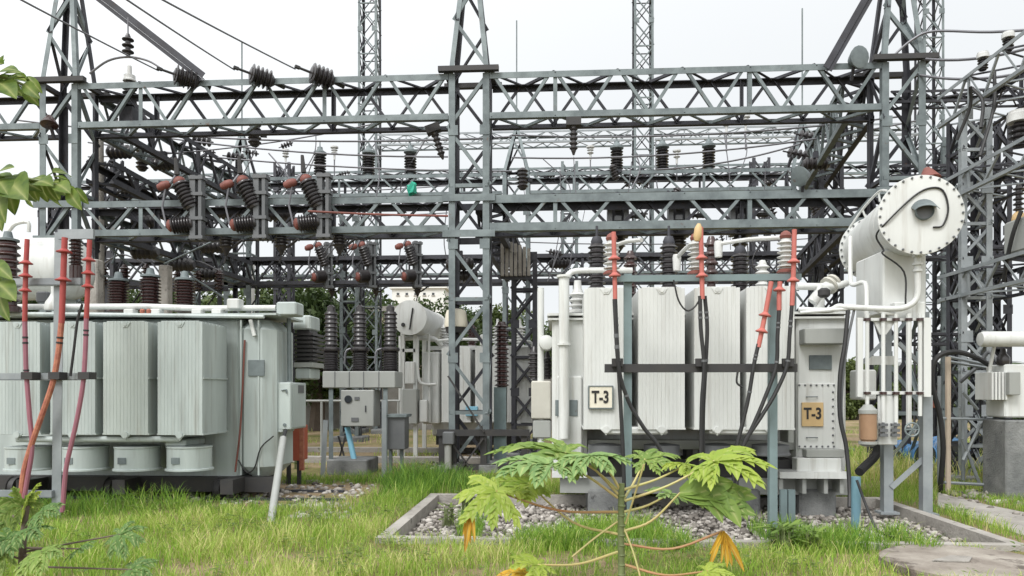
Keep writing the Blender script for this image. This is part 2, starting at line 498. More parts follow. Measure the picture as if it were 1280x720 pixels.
def text(body, size, loc, mat, parent, rot=(R(90), 0, 0), extrude=0.002, offset=0.0):
    cu = bpy.data.curves.new("lettering", 'FONT')
    cu.body = body; cu.size = size; cu.extrude = extrude; cu.offset = offset
    cu.align_x = 'CENTER'; cu.align_y = 'CENTER'
    cu.materials.append(mat)
    tmp = bpy.data.objects.new("lettering", cu)
    COL.objects.link(tmp)
    bpy.context.view_layer.update()
    me = bpy.data.meshes.new_from_object(tmp.evaluated_get(bpy.context.evaluated_depsgraph_get()))
    bpy.data.objects.remove(tmp); me.name = "lettering"
    o = bpy.data.objects.new("lettering", me)
    COL.objects.link(o)
    o.parent = parent
    o.location = V(loc) - origin_of(parent)
    o.rotation_euler = rot
    return o

def sag(a, b, s, n=14):
    a, b = V(a), V(b)
    return [a.lerp(b, i / n) - V((0, 0, 4 * s * (i / n) * (1 - i / n))) for i in range(n + 1)]

def smooth_path(pts, sub=5):
    """Catmull-Rom through the points"""
    pts = [V(p) for p in pts]
    q = [pts[0] * 2 - pts[1]] + pts + [pts[-1] * 2 - pts[-2]]
    outp = []
    for i in range(1, len(q) - 2):
        for k in range(sub):
            t = k / sub
            a, b, c, d = q[i - 1], q[i], q[i + 1], q[i + 2]
            outp.append(.5 * ((2 * b) + (c - a) * t + (2 * a - 5 * b + 4 * c - d) * t * t + (3 * b - a - 3 * c + d) * t ** 3))
    outp.append(pts[-1])
    return outp

# ================================================================== GROUND, PIT, PATHS
PX0, PX1 = -1.78, 4.60          # pit inner edges
PY0, PY1 = 7.85, 11.0
def ground():
    b = MB()
    big = 600
    # one sheet with the pit recess cut out of it
    xs = [-big, PX0, PX1, big]; ys = [-big, PY0, PY1, big]
    vs = [(x, y, 0) for y in ys for x in xs]
    fs = []
    for j in range(3):
        for i in range(3):
            if i == 1 and j == 1: continue
            a = j * 4 + i
            fs.append((a, a + 1, a + 5, a + 4))
    b.add(vs, fs)
    o = b.build("ground", M['ground'], kind="structure")
    f = MB().bbox((PX0 - .02, PY0 - .02, -0.32), (PX1 + .02, PY1 + .02, -0.28)).build("pit_ground", M['concrete_dark'], kind="structure")
    k = MB()
    t = 0.14; h = 0.06
    k.bbox((PX0 - t, PY0 - t, -0.3), (PX1 + t, PY0, h))
    k.bbox((PX0 - t, PY1, -0.3), (PX1 + t, PY1 + t, h))
    k.bbox((PX0 - t, PY0 + .001, -0.3), (PX0, PY1 - .001, h - .003))
    k.bbox((PX1, PY0 + .001, -0.3), (PX1 + t, PY1 - .001, h - .003))
    k.build("kerb", M['concrete'], kind="structure")
    # concrete path on the right
    poly = [G(1172, 617), G(1232, 632), G(1330, 652), G(1420, 672), G(1345, 694), G(1172, 634)]
    poly = [V((p.x, p.y, -0.05)) for p in poly]
    MB().prism(poly, (0, 0, 0.068)).build("path", M['concrete'], kind="structure")
    # far cable-trench edging strip
    a, c = P(330, 575, 16.6), P(680, 575, 16.6)
    MB().bbox((a.x, 16.4, -.02), (c.x, 16.75, 0.13)).build("kerb", M['concrete'], kind="structure")
    a, c = P(380, 575, 19.5), P(700, 575, 19.5)
    MB().bbox((a.x, 19.3, -.02), (c.x, 19.6, 0.12)).build("kerb", M['concrete'], kind="structure")
ground()

def stones(name, areas, seed, zbase, mat, size=(0.025, 0.055)):
    """loose stones as one mesh: areas = [(x0,x1,y0,y1,count)]"""
    r = np.random.default_rng(seed)
    ph = (1 + 5 ** .5) / 2
    ico = np.array([(-1, ph, 0), (1, ph, 0), (-1, -ph, 0), (1, -ph, 0), (0, -1, ph), (0, 1, ph), (0, -1, -ph), (0, 1, -ph), (ph, 0, -1), (ph, 0, 1), (-ph, 0, -1), (-ph, 0, 1)]) / 1.9
    fc = np.array([(0, 11, 5), (0, 5, 1), (0, 1, 7), (0, 7, 10), (0, 10, 11), (1, 5, 9), (5, 11, 4), (11, 10, 2), (10, 7, 6), (7, 1, 8), (3, 9, 4), (3, 4, 2), (3, 2, 6), (3, 6, 8), (3, 8, 9), (4, 9, 5), (2, 4, 11), (6, 2, 10), (8, 6, 7), (9, 8, 1)])
    VS, FS = [], []
    k = 0
    for (x0, x1, y0, y1, n, bury) in areas:
        for _ in range(n):
            s = r.uniform(*size) * (1 + .5 * (r.random() < .12))
            v = ico * (1 + r.uniform(-.22, .22, (12, 1))) * np.array([s * r.uniform(.8, 1.3), s * r.uniform(.8, 1.3), s * r.uniform(.6, .95)])
            a = r.uniform(0, 6.28); c_, s_ = math.cos(a), math.sin(a)
            v = v @ np.array([(c_, -s_, 0), (s_, c_, 0), (0, 0, 1)])
            p = np.array([r.uniform(x0, x1), r.uniform(y0, y1), zbase + r.uniform(-.01, .05) - bury])
            VS.append(v + p); FS.append(fc + 12 * k); k += 1
    VS = np.concatenate(VS); FS = np.concatenate(FS)
    me = bpy.data.meshes.new(name)
    me.vertices.add(len(VS)); me.vertices.foreach_set('co', VS.ravel())
    me.loops.add(FS.size); me.loops.foreach_set('vertex_index', FS.ravel())
    me.polygons.add(len(FS)); me.polygons.foreach_set('loop_start', np.arange(0, FS.size, 3))
    me.update(); me.validate()
    me.materials.append(mat)
    o = bpy.data.objects.new(name, me); COL.objects.link(o)
    o['kind'] = 'stuff'
    return o

def stone_mat():
    m, nt, b = new_mat("gravel_stones")
    geo = nt.nodes.new("ShaderNodeNewGeometry")
    rp = nt.nodes.new("ShaderNodeValToRGB")
    e = rp.color_ramp.elements
    e[0].color = (0.07, 0.062, 0.055, 1); e[1].color = (0.50, 0.47, 0.435, 1)
    x = e.new(0.4); x.color = (0.22, 0.20, 0.18, 1)
    x = e.new(0.75); x.color = (0.35, 0.325, 0.295, 1)
    nt.links.new(geo.outputs['Random Per Island'], rp.inputs['Fac'])
    nt.links.new(rp.outputs[0], b.inputs['Base Color'])
    b.inputs['Roughness'].default_value = 0.9
    b.inputs['Specular IOR Level'].default_value = 0.15
    return m
M['stones'] = stone_mat()
MB().bbox((PX0 + .01, PY0 + .01, -0.29), (PX1 - .01, PY1 - .01, -0.13)).build("pit_gravel_bed", M['stone'], kind="structure")
go = stones("gravel", [(PX0 + .03, PX1 - .03, PY0 + .03, PY1 - .03, 9500, 0)], 3, -0.115, M['stones'], (.014, .042))
tag(go, "pale grey gravel filling the kerbed pit under the white transformer", "gravel")
go = stones("gravel", [(-3.9, -2.6, 9.2, 10.4, 170, .03), (-3.2, 2.0, 15.2, 19, 700, .03), (5.9, 9.5, 9.6, 12.5, 500, .02), (-7, -3, 10.2, 13, 600, .03)], 4, 0.0, M['stones'])
tag(go, "loose stones scattered over the bare ground round the equipment", "gravel")

# ================================================================== LATTICE STEEL
def truss_beam(name, label, A, B, z0, z1, width, n, pitch=1.39, chord=0.12, brace=0.062, group=None, mats=('galv', 'galv_dark_shade'), verticals=3, cat="beam"):
    """horizontal lattice girder; A, B on the front face line, n = horizontal direction to the rear face"""
    A, B = V((A[0], A[1], 0)), V((B[0], B[1], 0)); n = V((n[0], n[1], 0)).normalized()
    d = (B - A); L = d.length; d.normalize(); up = V((0, 0, 1))
    t = thing(name, V((A + B) / 2) + V((0, 0, z0)), label, cat, group)
    m0, m1 = M[mats[0]], M[mats[1]]
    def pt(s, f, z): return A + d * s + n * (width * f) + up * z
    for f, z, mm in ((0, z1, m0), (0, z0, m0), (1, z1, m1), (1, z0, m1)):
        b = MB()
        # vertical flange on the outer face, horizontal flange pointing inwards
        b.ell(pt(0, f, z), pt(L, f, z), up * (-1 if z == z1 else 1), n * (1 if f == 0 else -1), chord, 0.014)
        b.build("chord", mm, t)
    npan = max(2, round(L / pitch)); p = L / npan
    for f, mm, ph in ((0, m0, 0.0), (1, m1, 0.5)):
        b = MB(); e = 0.016 if f == 0 else -0.016
        off = n * e
        for i in range(npan):
            s0 = i * p
            top0, bot, top1 = s0 + p * ph * .0, s0 + p / 2, s0 + p
            if ph: seq = ((s0, z0 + .05, s0 + p / 2 - .05, z1 - .05), (s0 + p / 2 + .05, z1 - .05, s0 + p, z0 + .05))
            else: seq = ((s0 + .05, z1 - .05, s0 + p / 2 - .05, z0 + .05), (s0 + p / 2 + .05, z0 + .05, s0 + p - .05, z1 - .05))
            for (sa, za, sb, zb) in seq:
                b.ell(pt(sa, f, za) + off, pt(sb, f, zb) + off, up, n * (1 if f == 0 else -1), brace, 0.008)
            if verticals and i % verticals == 1:
                b.ell(pt(s0, f, z0) + off * 1.7, pt(s0, f, z1) + off * 1.7, d, n * (1 if f == 0 else -1), brace * 1.3, 0.009)
                b.bar(pt(s0, f, z1 - .10) + off * 2.6, pt(s0, f, z1 - .01) + off * 2.6, .2, .008, d)
        b.build("bracing", mm, t)
    for z, mm in ((z1 - .03, m1), (z0 + .03, m0)):
        b = MB()
        for i in range(npan):
            s0 = i * p
            b.ell(pt(s0, .03, z), pt(s0 + p / 2, .97, z), d, up, brace * .9, 0.008)
            b.ell(pt(s0 + p / 2, .97, z), pt(s0 + p, .03, z), d, up, brace * .9, 0.008)
        b.build("lacing", mm, t)
    return t

def lattice_column(name, label, cx, y0, wx, wy, z1, panel=1.15, apex=None, apexw=0.08, leg=0.13, brace=0.068, group=None, mats=('galv', 'galv_dark_shade'), cap=True, xface=False, rod=None, wx_top=None, cat="lattice column"):
    t = thing(name, (cx, y0 + wy / 2, 0), label, cat, group)
    m0, m1 = M[mats[0]], M[mats[1]]
    wt = wx_top or wx
    def cor(i, j, z):
        """corner i,j in {-1,1} at height z"""
        if apex and z > z1:
            k = 1 - (z - z1) / (apex - z1)
            k = k * (1 - apexw / wx) + apexw / wx
        else: k = 1 + (wt / wx - 1) * z / z1
        return V((cx + i * wx * k / 2, y0 + wy / 2 + j * wy * k / 2, z))
    for i in (-1, 1):
        for j in (-1, 1):
            b = MB()
            b.ell(cor(i, j, -.05), cor(i, j, z1), V((-i, 0, 0)), V((0, -j, 0)), leg, 0.014)
            if apex: b.ell(cor(i, j, z1), cor(i, j, apex), V((-i, 0, 0)), V((0, -j, 0)), leg * .72, 0.012)
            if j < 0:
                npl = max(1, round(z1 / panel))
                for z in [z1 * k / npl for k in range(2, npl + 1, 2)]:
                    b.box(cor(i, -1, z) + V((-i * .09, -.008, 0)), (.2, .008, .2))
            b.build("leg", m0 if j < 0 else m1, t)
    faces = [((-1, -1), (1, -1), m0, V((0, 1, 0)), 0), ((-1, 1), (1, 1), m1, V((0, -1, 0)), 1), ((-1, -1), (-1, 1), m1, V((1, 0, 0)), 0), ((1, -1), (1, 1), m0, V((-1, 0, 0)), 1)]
    np_ = max(1, round(z1 / panel))
    for (c0, c1, mm, inn, ph) in faces:
        b = MB(); e = inn * 0.016
        zs = [k * z1 / np_ for k in range(np_ + 1)]
        if apex:
            z = z1; h = panel * .95
            while z < apex - .5:
                z2 = min(apex - .25, z + h); zs.append(z2); z = z2; h *= .85
        for k in range(len(zs) - 1):
            za, zb = zs[k] + .03, zs[k + 1] - .03
            if (k + ph) % 2 == 0: b.ell(cor(*c0, za) + e, cor(*c1, zb) + e, V((0, 0, 1)), inn, brace, .008)
            else: b.ell(cor(*c1, za) + e, cor(*c0, zb) + e, V((0, 0, 1)), inn, brace, .008)
            if xface and ((k + ph) % 2 == 0): b.ell(cor(*c1, za) + e * 2, cor(*c0, zb) + e * 2, V((0, 0, 1)), inn, brace, .008)
            elif xface: b.ell(cor(*c0, za) + e * 2, cor(*c1, zb) + e * 2, V((0, 0, 1)), inn, brace, .008)
            if k % 2 == 0 and zs[k + 1] < z1 - .1: b.ell(cor(*c0, zs[k + 1]) + e, cor(*c1, zs[k + 1]) + e, V((0, 0, 1)), inn, brace * 1.1, .008)
        b.build("bracing", mm, t)
    if cap:
        b = MB()
        for j in (-1, 1):
            b.bar(cor(-1, j, z1) + V((-.2, j * .06, .06)), cor(1, j, z1) + V((.2, j * .06, .06)), .10, .12, V((0, 0, 1)))
        for i in (-1, 1):
            b.bar(cor(i, -1, z1) + V((i * .05, 0, .055)), cor(i, 1, z1) + V((i * .05, 0, .055)), .09, .10, V((0, 0, 1)))
        b.build("cap_frame", M['black'], t)
    if rod:
        zt = apex or z1
        MB().tube([V((cx, y0 + wy / 2, zt - .3)), V((cx, y0 + wy / 2, rod))], .022, 6).build("lightning_rod", M['galv'], t)
    for i in (-1, 1):
        for j in (-1, 1):
            MB().rbox(cor(i, j, .06), (.42, .42, .22), .03).build("footing", M['concrete_dark'], t)
    return t

YF = 14.8          # front face of the near gantry
YR = 21.7          # front face of the far gantry
WD = 0.72
ZT, ZB = 8.02, 7.10      # upper girder
LT, LB = 5.56, 4.84      # lower girder
cxl, cxm, cxr = P(73, 400, YF).x, P(586, 400, YF).x, P(1130, 400, YF).x
CW = 0.82
lattice_column("lattice_column", "tall grey lattice column at the left end of the near gantry, beside the leaves", cxl, YF, CW, WD, ZT, apex=11.6, group="gantry columns")
lattice_column("lattice_column", "tall grey lattice column in the middle of the near gantry with black cap frame and pointed peak", cxm, YF, CW, WD, ZT, apex=11.6, group="gantry columns", xface=False)
lattice_column("lattice_column", "tall grey lattice column behind the round end of the conservator", cxr, YF, CW, WD, ZT, apex=11.6, group="gantry columns")
NN = (0, 1)
hw = CW / 2
for o in [o for o in COL.objects if o.name.startswith('lattice_column')]:
    for z in (LT, LB):
        MB().bar((o.location.x - hw - .12, YF - .03, z - .05), (o.location.x + hw + .12, YF - .03, z - .05), .14, .02, (0, 0, 1)).build('collar', M['galv'], o)
        MB().bar((o.location.x - hw, YF + WD + .03, z - .05), (o.location.x + hw, YF + WD + .03, z - .05), .14, .02, (0, 0, 1)).build('collar', M['galv_dark_shade'], o)
truss_beam("truss_beam", "upper near girder running left of the middle lattice column with three black strain insulators", (cxl + hw + .01, YF), (cxm - hw - .01, YF), ZB, ZT, WD, NN, group="gantry girders")
truss_beam("truss_beam", "upper near girder running from the middle lattice column to the column by the conservator", (cxm + hw + .01, YF), (cxr - hw - .01, YF), ZB, ZT, WD, NN, group="gantry girders")
truss_beam("truss_beam", "short upper girder leaving the picture past the left end lattice column", (cxl - 4.5, YF), (cxl - hw - .01, YF), ZB, ZT, WD, NN, group="gantry girders")
truss_beam("truss_beam", "lower near girder carrying the red tipped isolators left of the middle column", (cxl + hw + .01, YF), (cxm - hw - .01, YF), LB, LT, WD, NN, group="gantry girders", chord=.13)
truss_beam("truss_beam", "lower near girder above the white transformer marked T-3", (cxm + hw + .01, YF), (cxr - hw - .01, YF), LB, LT, WD, NN, group="gantry girders", chord=.16, pitch=1.25)
# far gantry
rxl, rxm, rxr = P(296, 400, YR).x, P(645, 400, YR).x, P(1008, 400, YR).x
def up_at(px, py, Y): return P(px, py, Y).z
for (x, lab, rz) in ((rxl, "far lattice column with a thin rod seen behind the red tipped isolators", 12.3), (rxm, "far lattice column with a peak and rod standing just behind the middle column", 12.7), (rxr, "far lattice column with a thin rod behind the right part of the near girder", 12.8)):
    lattice_column("lattice_column", lab, x, YR, .8, WD, 8.05, apex=9.6, leg=.12, brace=.05, group="gantry columns", rod=rz, cap=False)
truss_beam("truss_beam", "upper far girder with three dark post insulators, left of the middle column", (rxl - 5.5, YR), (rxm - .42, YR), 7.42, 8.05, WD, NN, chord=.10, brace=.05, pitch=1.2, group="gantry girders")
truss_beam("truss_beam", "upper far girder with three dark post insulators, right of the middle column", (rxm + .42, YR), (rxr - .42, YR), 7.42, 8.05, WD, NN, chord=.10, brace=.05, pitch=1.2, group="gantry girders")
truss_beam("truss_beam", "lower far girder above the dark trees, left of the middle column", (rxl - 5.5, YR), (rxm - .42, YR), 4.82, 5.66, WD, NN, chord=.11, brace=.05, group="gantry girders", mats=('galv_dark_shade', 'galv_dark_shade'))
truss_beam("truss_beam", "lower far girder seen between the bushings of the white transformer", (rxm + .42, YR), (rxr - .42, YR), 4.82, 5.66, WD, NN, chord=.11, brace=.05, group="gantry girders", mats=('galv_dark_shade', 'galv_dark_shade'))
# girders that tie the two gantries together
def tie(label, xa, xb, z0, z1, **k):
    a, b = V((xa, YF + WD + .03, 0)), V((xb, YR - .03, 0))
    d = (b - a).normalized(); n = (d.y, -d.x)
    truss_beam("truss_beam", label, a, b, z0, z1, .62, n, pitch=1.0, group="gantry girders", verticals=2, **k)
tie("upper girder running back from the left end column to the far gantry", cxl + .42, rxl - .1, 7.1, 8.0)
tie("lower girder running back from the left end column behind the transformer's bushings", cxl + .42, rxl - .1, 4.84, 5.5, mats=('galv', 'galv_dark_shade'))
tie("dark middle girder running back from the left end column, between the upper and lower ones", cxl + .1, rxl - .9, 6.15, 6.65, mats=('galv_dark_shade', 'galv_dark_shade'))
tie("lower girder running back from the middle column, seen from below", cxm + .05, rxm - .3, 4.84, 5.5, mats=('galv_dark_shade', 'galv_dark_shade'))
tie("upper girder running back from the column by the conservator", cxr - .9, rxr - .3, 7.1, 8.0, mats=('galv', 'galv_dark_shade'))
tie("lower girder running back from the column behind the conservator", cxr - .9, rxr - .3, 4.84, 5.5, mats=('galv_dark_shade', 'galv_dark_shade'))
# slender masts of the third row
YM = 28.0
for px, lab in ((459, "slender pale lattice mast rising out of the picture left of the middle peak"), (805, "slender pale lattice mast rising behind the middle of the right hand girder"), (1168, "slender pale lattice mast rising behind the conservator")):
    x = P(px, 300, YM).x
    lattice_column("lattice_mast", lab, x, YM, .78, .78, 18.5, panel=.95, leg=.085, brace=.04, group="slender lattice masts", mats=('galv', 'galv_dark_shade'), cap=False, xface=True, wx_top=.72, cat="lattice mast")
xa, xb, xc_ = P(459, 300, YM).x + .4, P(805, 300, YM).x - .4, P(1168, 300, YM).x - .4
truss_beam("truss_beam", "thin distant girder high behind, joining the two slender masts left of the right girder", (xa, YM), (xb, YM), 11.05, 11.5, .7, NN, chord=.07, brace=.035, pitch=1.1, group="gantry girders", mats=('galv_pale', 'galv'))
truss_beam("truss_beam", "thin distant girder high behind, joining the middle mast to the mast behind the conservator", (xb + .8, YM), (xc_, YM), 11.05, 11.5, .7, NN, chord=.07, brace=.035, pitch=1.1, group="gantry girders", mats=('galv_pale', 'galv'))

# diagonal stays from the outer peaks down to the girders
def stay(label, a, b, wdt):
    tb = MB(); tb.ell(a, b, V((0, 0, 1)), V((0, 1, 0)), wdt, .016); tb.ell(a + V((0, .02, -.01)), b + V((0, .02, -.01)), V((0, 0, -1)), V((0, 1, 0)), wdt * .6, .014)
    o = tb.build("diagonal_stay", M['galv_dark_shade']); tag(o, label, "steel stay", "dark diagonal stays")
stay("dark steel stay sloping down from the left peak to the left girder", P(112, -12, YF - .1), P(252, 97, YF - .1), .12)
stay("dark steel stay sloping down from the peak behind the conservator to the girder", P(1092, -12, YF - .1), P(1036, 86, YF - .1), .12)

# ================================================================== INSULATORS AND SWITCHGEAR
# strain insulators at the left girder
def make_strain():
    t = thing("strain_insulator", (0, 0, 0), "", "insulator", "black strain insulators on the upper left girder")
    MB().lathe((0, 0, 0), (1, 0, 0), [(.03, 0), (.09, .02)] + sheds(5, .13, .21, .03, .46) + [(.09, .50), (.03, .56)], 16).build("insulator_discs", M['dark_porc'], t, True)
    MB().tube([(-.22, 0, 0), (0, 0, 0)], .025, 6).bar((-.3, 0, 0), (-.2, 0, 0), .07, .05).build("dead_end_clamp", M['black'], t)
    MB().tube([(.54, 0, 0), (.74, 0, -.02)], .05, 6).build("shackle", M['black'], t)
    return t
st = make_strain()
strain_pts = []
for px, py, lab in ((216, 92, "black strain insulator nearest the left peak, beside the dark stay's foot"), (311, 91, "middle black strain insulator on top of the left girder"), (387, 90, "black strain insulator on the left girder next to the slender mast")):
    p = P(px, py, YF - .25); strain_pts.append(p)
    place(st, p, lab, (0, R(8), R(38)))

def cable(name, label, pts, r, mat, cat, group=None, n=6):
    o = MB().tube(pts, r, n).build(name, mat, smooth=True)
    return tag(o, label, cat, group)

# incoming lines that end at the strain insulators
ends = [P(28, -4, 9.5), P(160, -4, 9.5), P(205, -4, 9.5)]
labs = ["thin overhead line crossing the left peak to the first strain insulator", "thin overhead line ending at the middle strain insulator", "thin overhead line ending at the strain insulator by the slender mast"]
for p, e, l in zip(strain_pts, ends, labs):
    a = p + V((-.28, -.04, .05))
    far = a + (e - a) * 2.2
    cable("overhead_line", l, sag(a, far, .05), .014, M['wire'], "overhead line", "overhead lines")

# suspended string with loop by the left peak
t = thing("suspension_insulator", P(160, 72, YF - .3), "black three disc insulator string hanging above the left girder", "insulator")
p = P(160, 70, YF - .3)
MB().lathe(p, (0, 0, 1), [(.03, 0)] + sheds(3, .05, .115, .03, .40) + [(.03, .45)], 14).build("insulator_discs", M['dark_porc'], t, True)
MB().tube([p + V((0, 0, .44)), p + V((0, 0, .78))], .014, 6).build("hanger", M['wire'], t)
MB().tube(smooth_path([P(112, 92, YF - .3), P(135, 76, YF - .3), p + V((0, 0, -.02)), P(185, 76, YF - .3), P(205, 88, YF - .3)]), .022, 6).build("jumper_loop", M['wire'], t, True)
# white headed arrester behind the girder
t = thing("surge_arrester", P(162, 150, YF + .9), "dark surge arrester with pale cap standing inside the left girder", "surge arrester")
p = P(162, 136, YF + .95)
MB().lathe(p, (0, 0, 1), [(.09, 0)] + sheds(6, .08, .15, .02, .58) + [(.08, .6)], 14).build("insulator_body", M['dark_porc'], t, True)
MB().lathe(p + V((0, 0, .6)), (0, 0, 1), [(.14, 0), (.14, .03), (.12, .05), (.12, .13), (.05, .16), (.045, .34), (.02, .36)], 14).build("cap", M['grey_porc'], t, True)
MB().bbox(p + V((-.15, -.15, -.32)), p + V((.15, .15, 0))).build("pedestal", M['galv_dark_shade'], t)

# post insulators on the far upper girder
def make_post():
    t = thing("post_insulator", (0, 0, 0), "", "post insulator", "post insulators on the far upper girder")
    MB().lathe((0, 0, 0), (0, 0, 1), [(.17, 0), (.17, .04), (.11, .05), (.11, .10)], 14).build("base_flange", M['galv'], t, True)
    MB().lathe((0, 0, .1), (0, 0, 1), sheds(7, .11, .19, 0, .58), 16).build("insulator_body", M['dark_porc'], t, True)
    MB().lathe((0, 0, .68), (0, 0, 1), [(.12, 0), (.2, .05), (.2, .11), (.11, .17), (.08, .22), (.08, .27), (.02, .29), (.012, .48)], 16).build("terminal_cap", M['galv'], t, True)
    return t
po = make_post()
for px, lab in ((400, "dark post insulator on the far girder just left of the first slender mast"), (461, "dark post insulator on the far girder in line with the first slender mast"), (513, "dark post insulator on the far girder next to the middle lattice column"),
                (771, "first dark post insulator on the far girder right of the middle column"), (828, "dark post insulator on the far girder just right of the slender mast"), (886, "last dark post insulator on the far girder, nearest the conservator")):
    p = P(px, 213, YR + .3)
    place(po, (p.x, p.y, 8.06), lab)

# vertical break isolators
def make_isolator():
    t = thing("isolator_switch", (0, 0, 0), "", "isolator", "")
    b = MB()
    b.bar((0, 0, -.05), (0, 0, 1.15), .10, .16, (1, 0, 0)); b.bar((.14, 0, -.05), (.14, 0, 1.15), .06, .16, (1, 0, 0))
    for z in (0, .35, .8, 1.1): b.box((.07, 0, z), (.26, .20, .06))
    b.build("base_frame", M['dark_grey'], t)
    for (a, c) in (((-.03, 0, .55), (-.30, -.06, 1.12)), ((-.03, 0, .27), (-.47, -.12, .20))):
        a, c = V(a), V(c); L = (c - a).length
        ins = MB().lathe(a, c - a, [(.12, 0)] + sheds(7, .125, .165, .03, L * .80) + [(.115, L * .82)], 14).build("insulator", M['dark_porc'], t, True)
        MB().lathe(a + (c - a) * .82, c - a, [(.11, 0), (.115, .03), (.09, L * .12), (.05, L * .17)], 12).build("end_cap", M['terracotta'], ins, True)
    MB().lathe((-.42, -.08, 1.0), V((-1, 0, -.35)), [(.04, 0), (.07, .04), (.085, .14), (.06, .24), (.02, .26)], 10).build("contact_jaw", M['terracotta'], t, True)
    MB().tube([(-.32, -.06, 1.14), (-.42, -.08, 1.0)], .03, 6).tube([(-.47, -.12, .20), (-.56, -.1, .55), (-.5, -.09, .95)], .018, 6).build("contact_arm", M['wire'], t)
    MB().tube([(-.30, -.06, 1.16), (-.33, -.05, 1.48)], [.05, .03], 6).build("arcing_horn", M['black'], t)
    return t
iso = make_isolator()
for px, lab in ((243, "rust tipped isolator on the left girder, the one nearest the left end column"), (322, "rust tipped isolator in the middle of the three on the left girder"), (401, "rust tipped isolator on the left girder nearest the middle column")):
    p = P(px, 300, YF - .14)
    place(iso, (p.x, p.y, 4.74), lab, (0, 0, 0), 1.1, group="isolators on the lower near girder")
for px, lab in ((408, "red tipped isolator on the far lower girder above the left transformer's right end"), (462, "middle red tipped isolator on the far lower girder above the circuit breaker"), (519, "red tipped isolator on the far lower girder closest to the middle column")):
    p = P(px, 355, YR - .14)
    place(iso, (p.x, p.y, 4.72), lab, (0, 0, R(35)), (1.0, 1.0, 1.15), group="isolators on the lower far girder")
def make_drive():
    t = thing("switch_drive", (0, 0, 0), "", "switchgear", "dark switch drives behind the lower right girder")
    MB().bbox((-.22, -.12, 0), (-.12, .12, .78)).bbox((.12, -.12, 0), (.22, .12, .78)).build("side_channel", M['dark_grey'], t)
    MB().bbox((-.118, -.06, .02), (.118, .08, .76)).build("back_plate", M['galv_dark_shade'], t)
    for z in (.16, .38, .60): MB().rbox((0, -.10, z), (.16, .07, .12), .02).build("latch", M['dark_grey'], t)
    MB().tube([(.22, 0, .42), (.38, -.05, .44), (.52, -.05, .40)], .035, 6).rbox((.46, -.05, .43), (.22, .12, .09), .02).build("arm", M['black'], t)
    MB().lathe((0, 0, 0), (0, 0, -1), [(.14, 0)] + sheds(3, .12, .17, .02, .22) + [(.06, .3), (.03, .42)], 12).build("insulator", M['dark_porc'], t, True)
    return t
sdr = make_drive()
for px, lab in ((772, "dark switch drive between the lower girder's bars, above the left end radiator of T-3"), (848, "dark switch drive between the lower girder's bars, second from the middle column"), (925, "dark switch drive between the lower girder's bars, third from the middle column")):
    p = P(px, 250, YF + WD + .2)
    place(sdr, (p.x, p.y, 4.86), lab)

# drop horns under the near girder and the far girder
def make_horn():
    t = thing("hanging_contact", (0, 0, 0), "", "hanging insulator", "hanging contacts under the girders")
    MB().lathe((0, 0, 0), (0, 0, -1), [(.12, 0)] + sheds(3, .10, .15, .02, .24) + [(.06, .30), (.03, .38)], 12).build("insulator", M['dark_porc'], t, True)
    MB().tube([(0, 0, -.25), (.16, 0, -.20), (.34, 0, -.06), (.38, 0, -.08)], .03, 6).tube([(0, 0, -.36), (-.05, 0, -.55)], .018, 6).build("contact_arm", M['black'], t)
    return t
ho = make_horn()
for px, Y, z, s, lab in ((283, YF + .3, LB, 1, "dark hanging contact below the left girder, first from the left column"), (352, YF + .3, LB, 1, "dark hanging contact below the left girder, second from the left column"), (424, YF + .3, LB, 1, "dark hanging contact below the left girder, third from the left column"),
                    (415, YR + .3, 4.82, .9, "small dark hanging contact below the far girder over the trees"), (470, YR + .3, 4.82, .9, "small dark hanging contact below the far girder over the cream building"), (522, YR + .3, 4.82, .9, "small dark hanging contact below the far girder over the far drum")):
    p = P(px, 300, Y)
    place(ho, (p.x, p.y, z), lab, (0, 0, 0), s)
# long hanging strings under the upper girder
def make_drop():
    t = thing("suspension_insulator", (0, 0, 0), "", "insulator", "strings hanging from the upper near girder")
    MB().lathe((0, 0, 0), (0, 0, -1), [(.06, 0)] + sheds(5, .05, .085, .02, .50) + [(.04, .52), (.02, .58)], 12).build("insulator_discs", M['dark_porc'], t, True)
    MB().box((0, 0, .08), (.3, .2, .16)).build("hanger_plate", M['black'], t)
    return t
dr = make_drop()
for px, Y, rot, lab in ((717, YF + .1, (0, 0, 0), "dark insulator string hanging straight down from the girder right of the middle column"), (543, YF + .3, (0, R(-18), 0), "tilted dark insulator string hanging beside the middle column")):
    p = P(px, 158, Y); place(dr, (p.x, p.y, ZB - .16), lab, rot)

# barrels hung along the tie girder on the left
def make_barrel():
    t = thing("barrel_insulator", (0, 0, 0), "", "insulator", "barrel insulators behind the left transformer")
    MB().lathe((-.32, 0, 0), (1, 0, 0), [(.08, 0)] + sheds(5, .12, .17, .04, .60) + [(.08, .64)], 14).build("insulator_body", M['dark_porc'], t, True)
    MB().box((0, 0, .22), (.12, .12, .16)).build("bracket", M['galv_dark_shade'], t)
    return t
ba = make_barrel()
for px, py, Y, lab in ((181, 315, 16.6, "black barrel insulator above the brown bushings, highest of the sloping row of three"), (227, 331, 17.6, "black barrel insulator in the middle of the sloping row behind the left transformer"), (264, 343, 18.7, "black barrel insulator lowest in the sloping row behind the left transformer"),
                       (182, 276, 16.4, "black barrel insulator just below the left lower girder"), (266, 308, 17.2, "black barrel insulator under the girder beside the second isolator"), (350, 268, 16.2, "black barrel insulator behind the left girder, between the isolators")):
    place(ba, P(px, py, Y), lab)

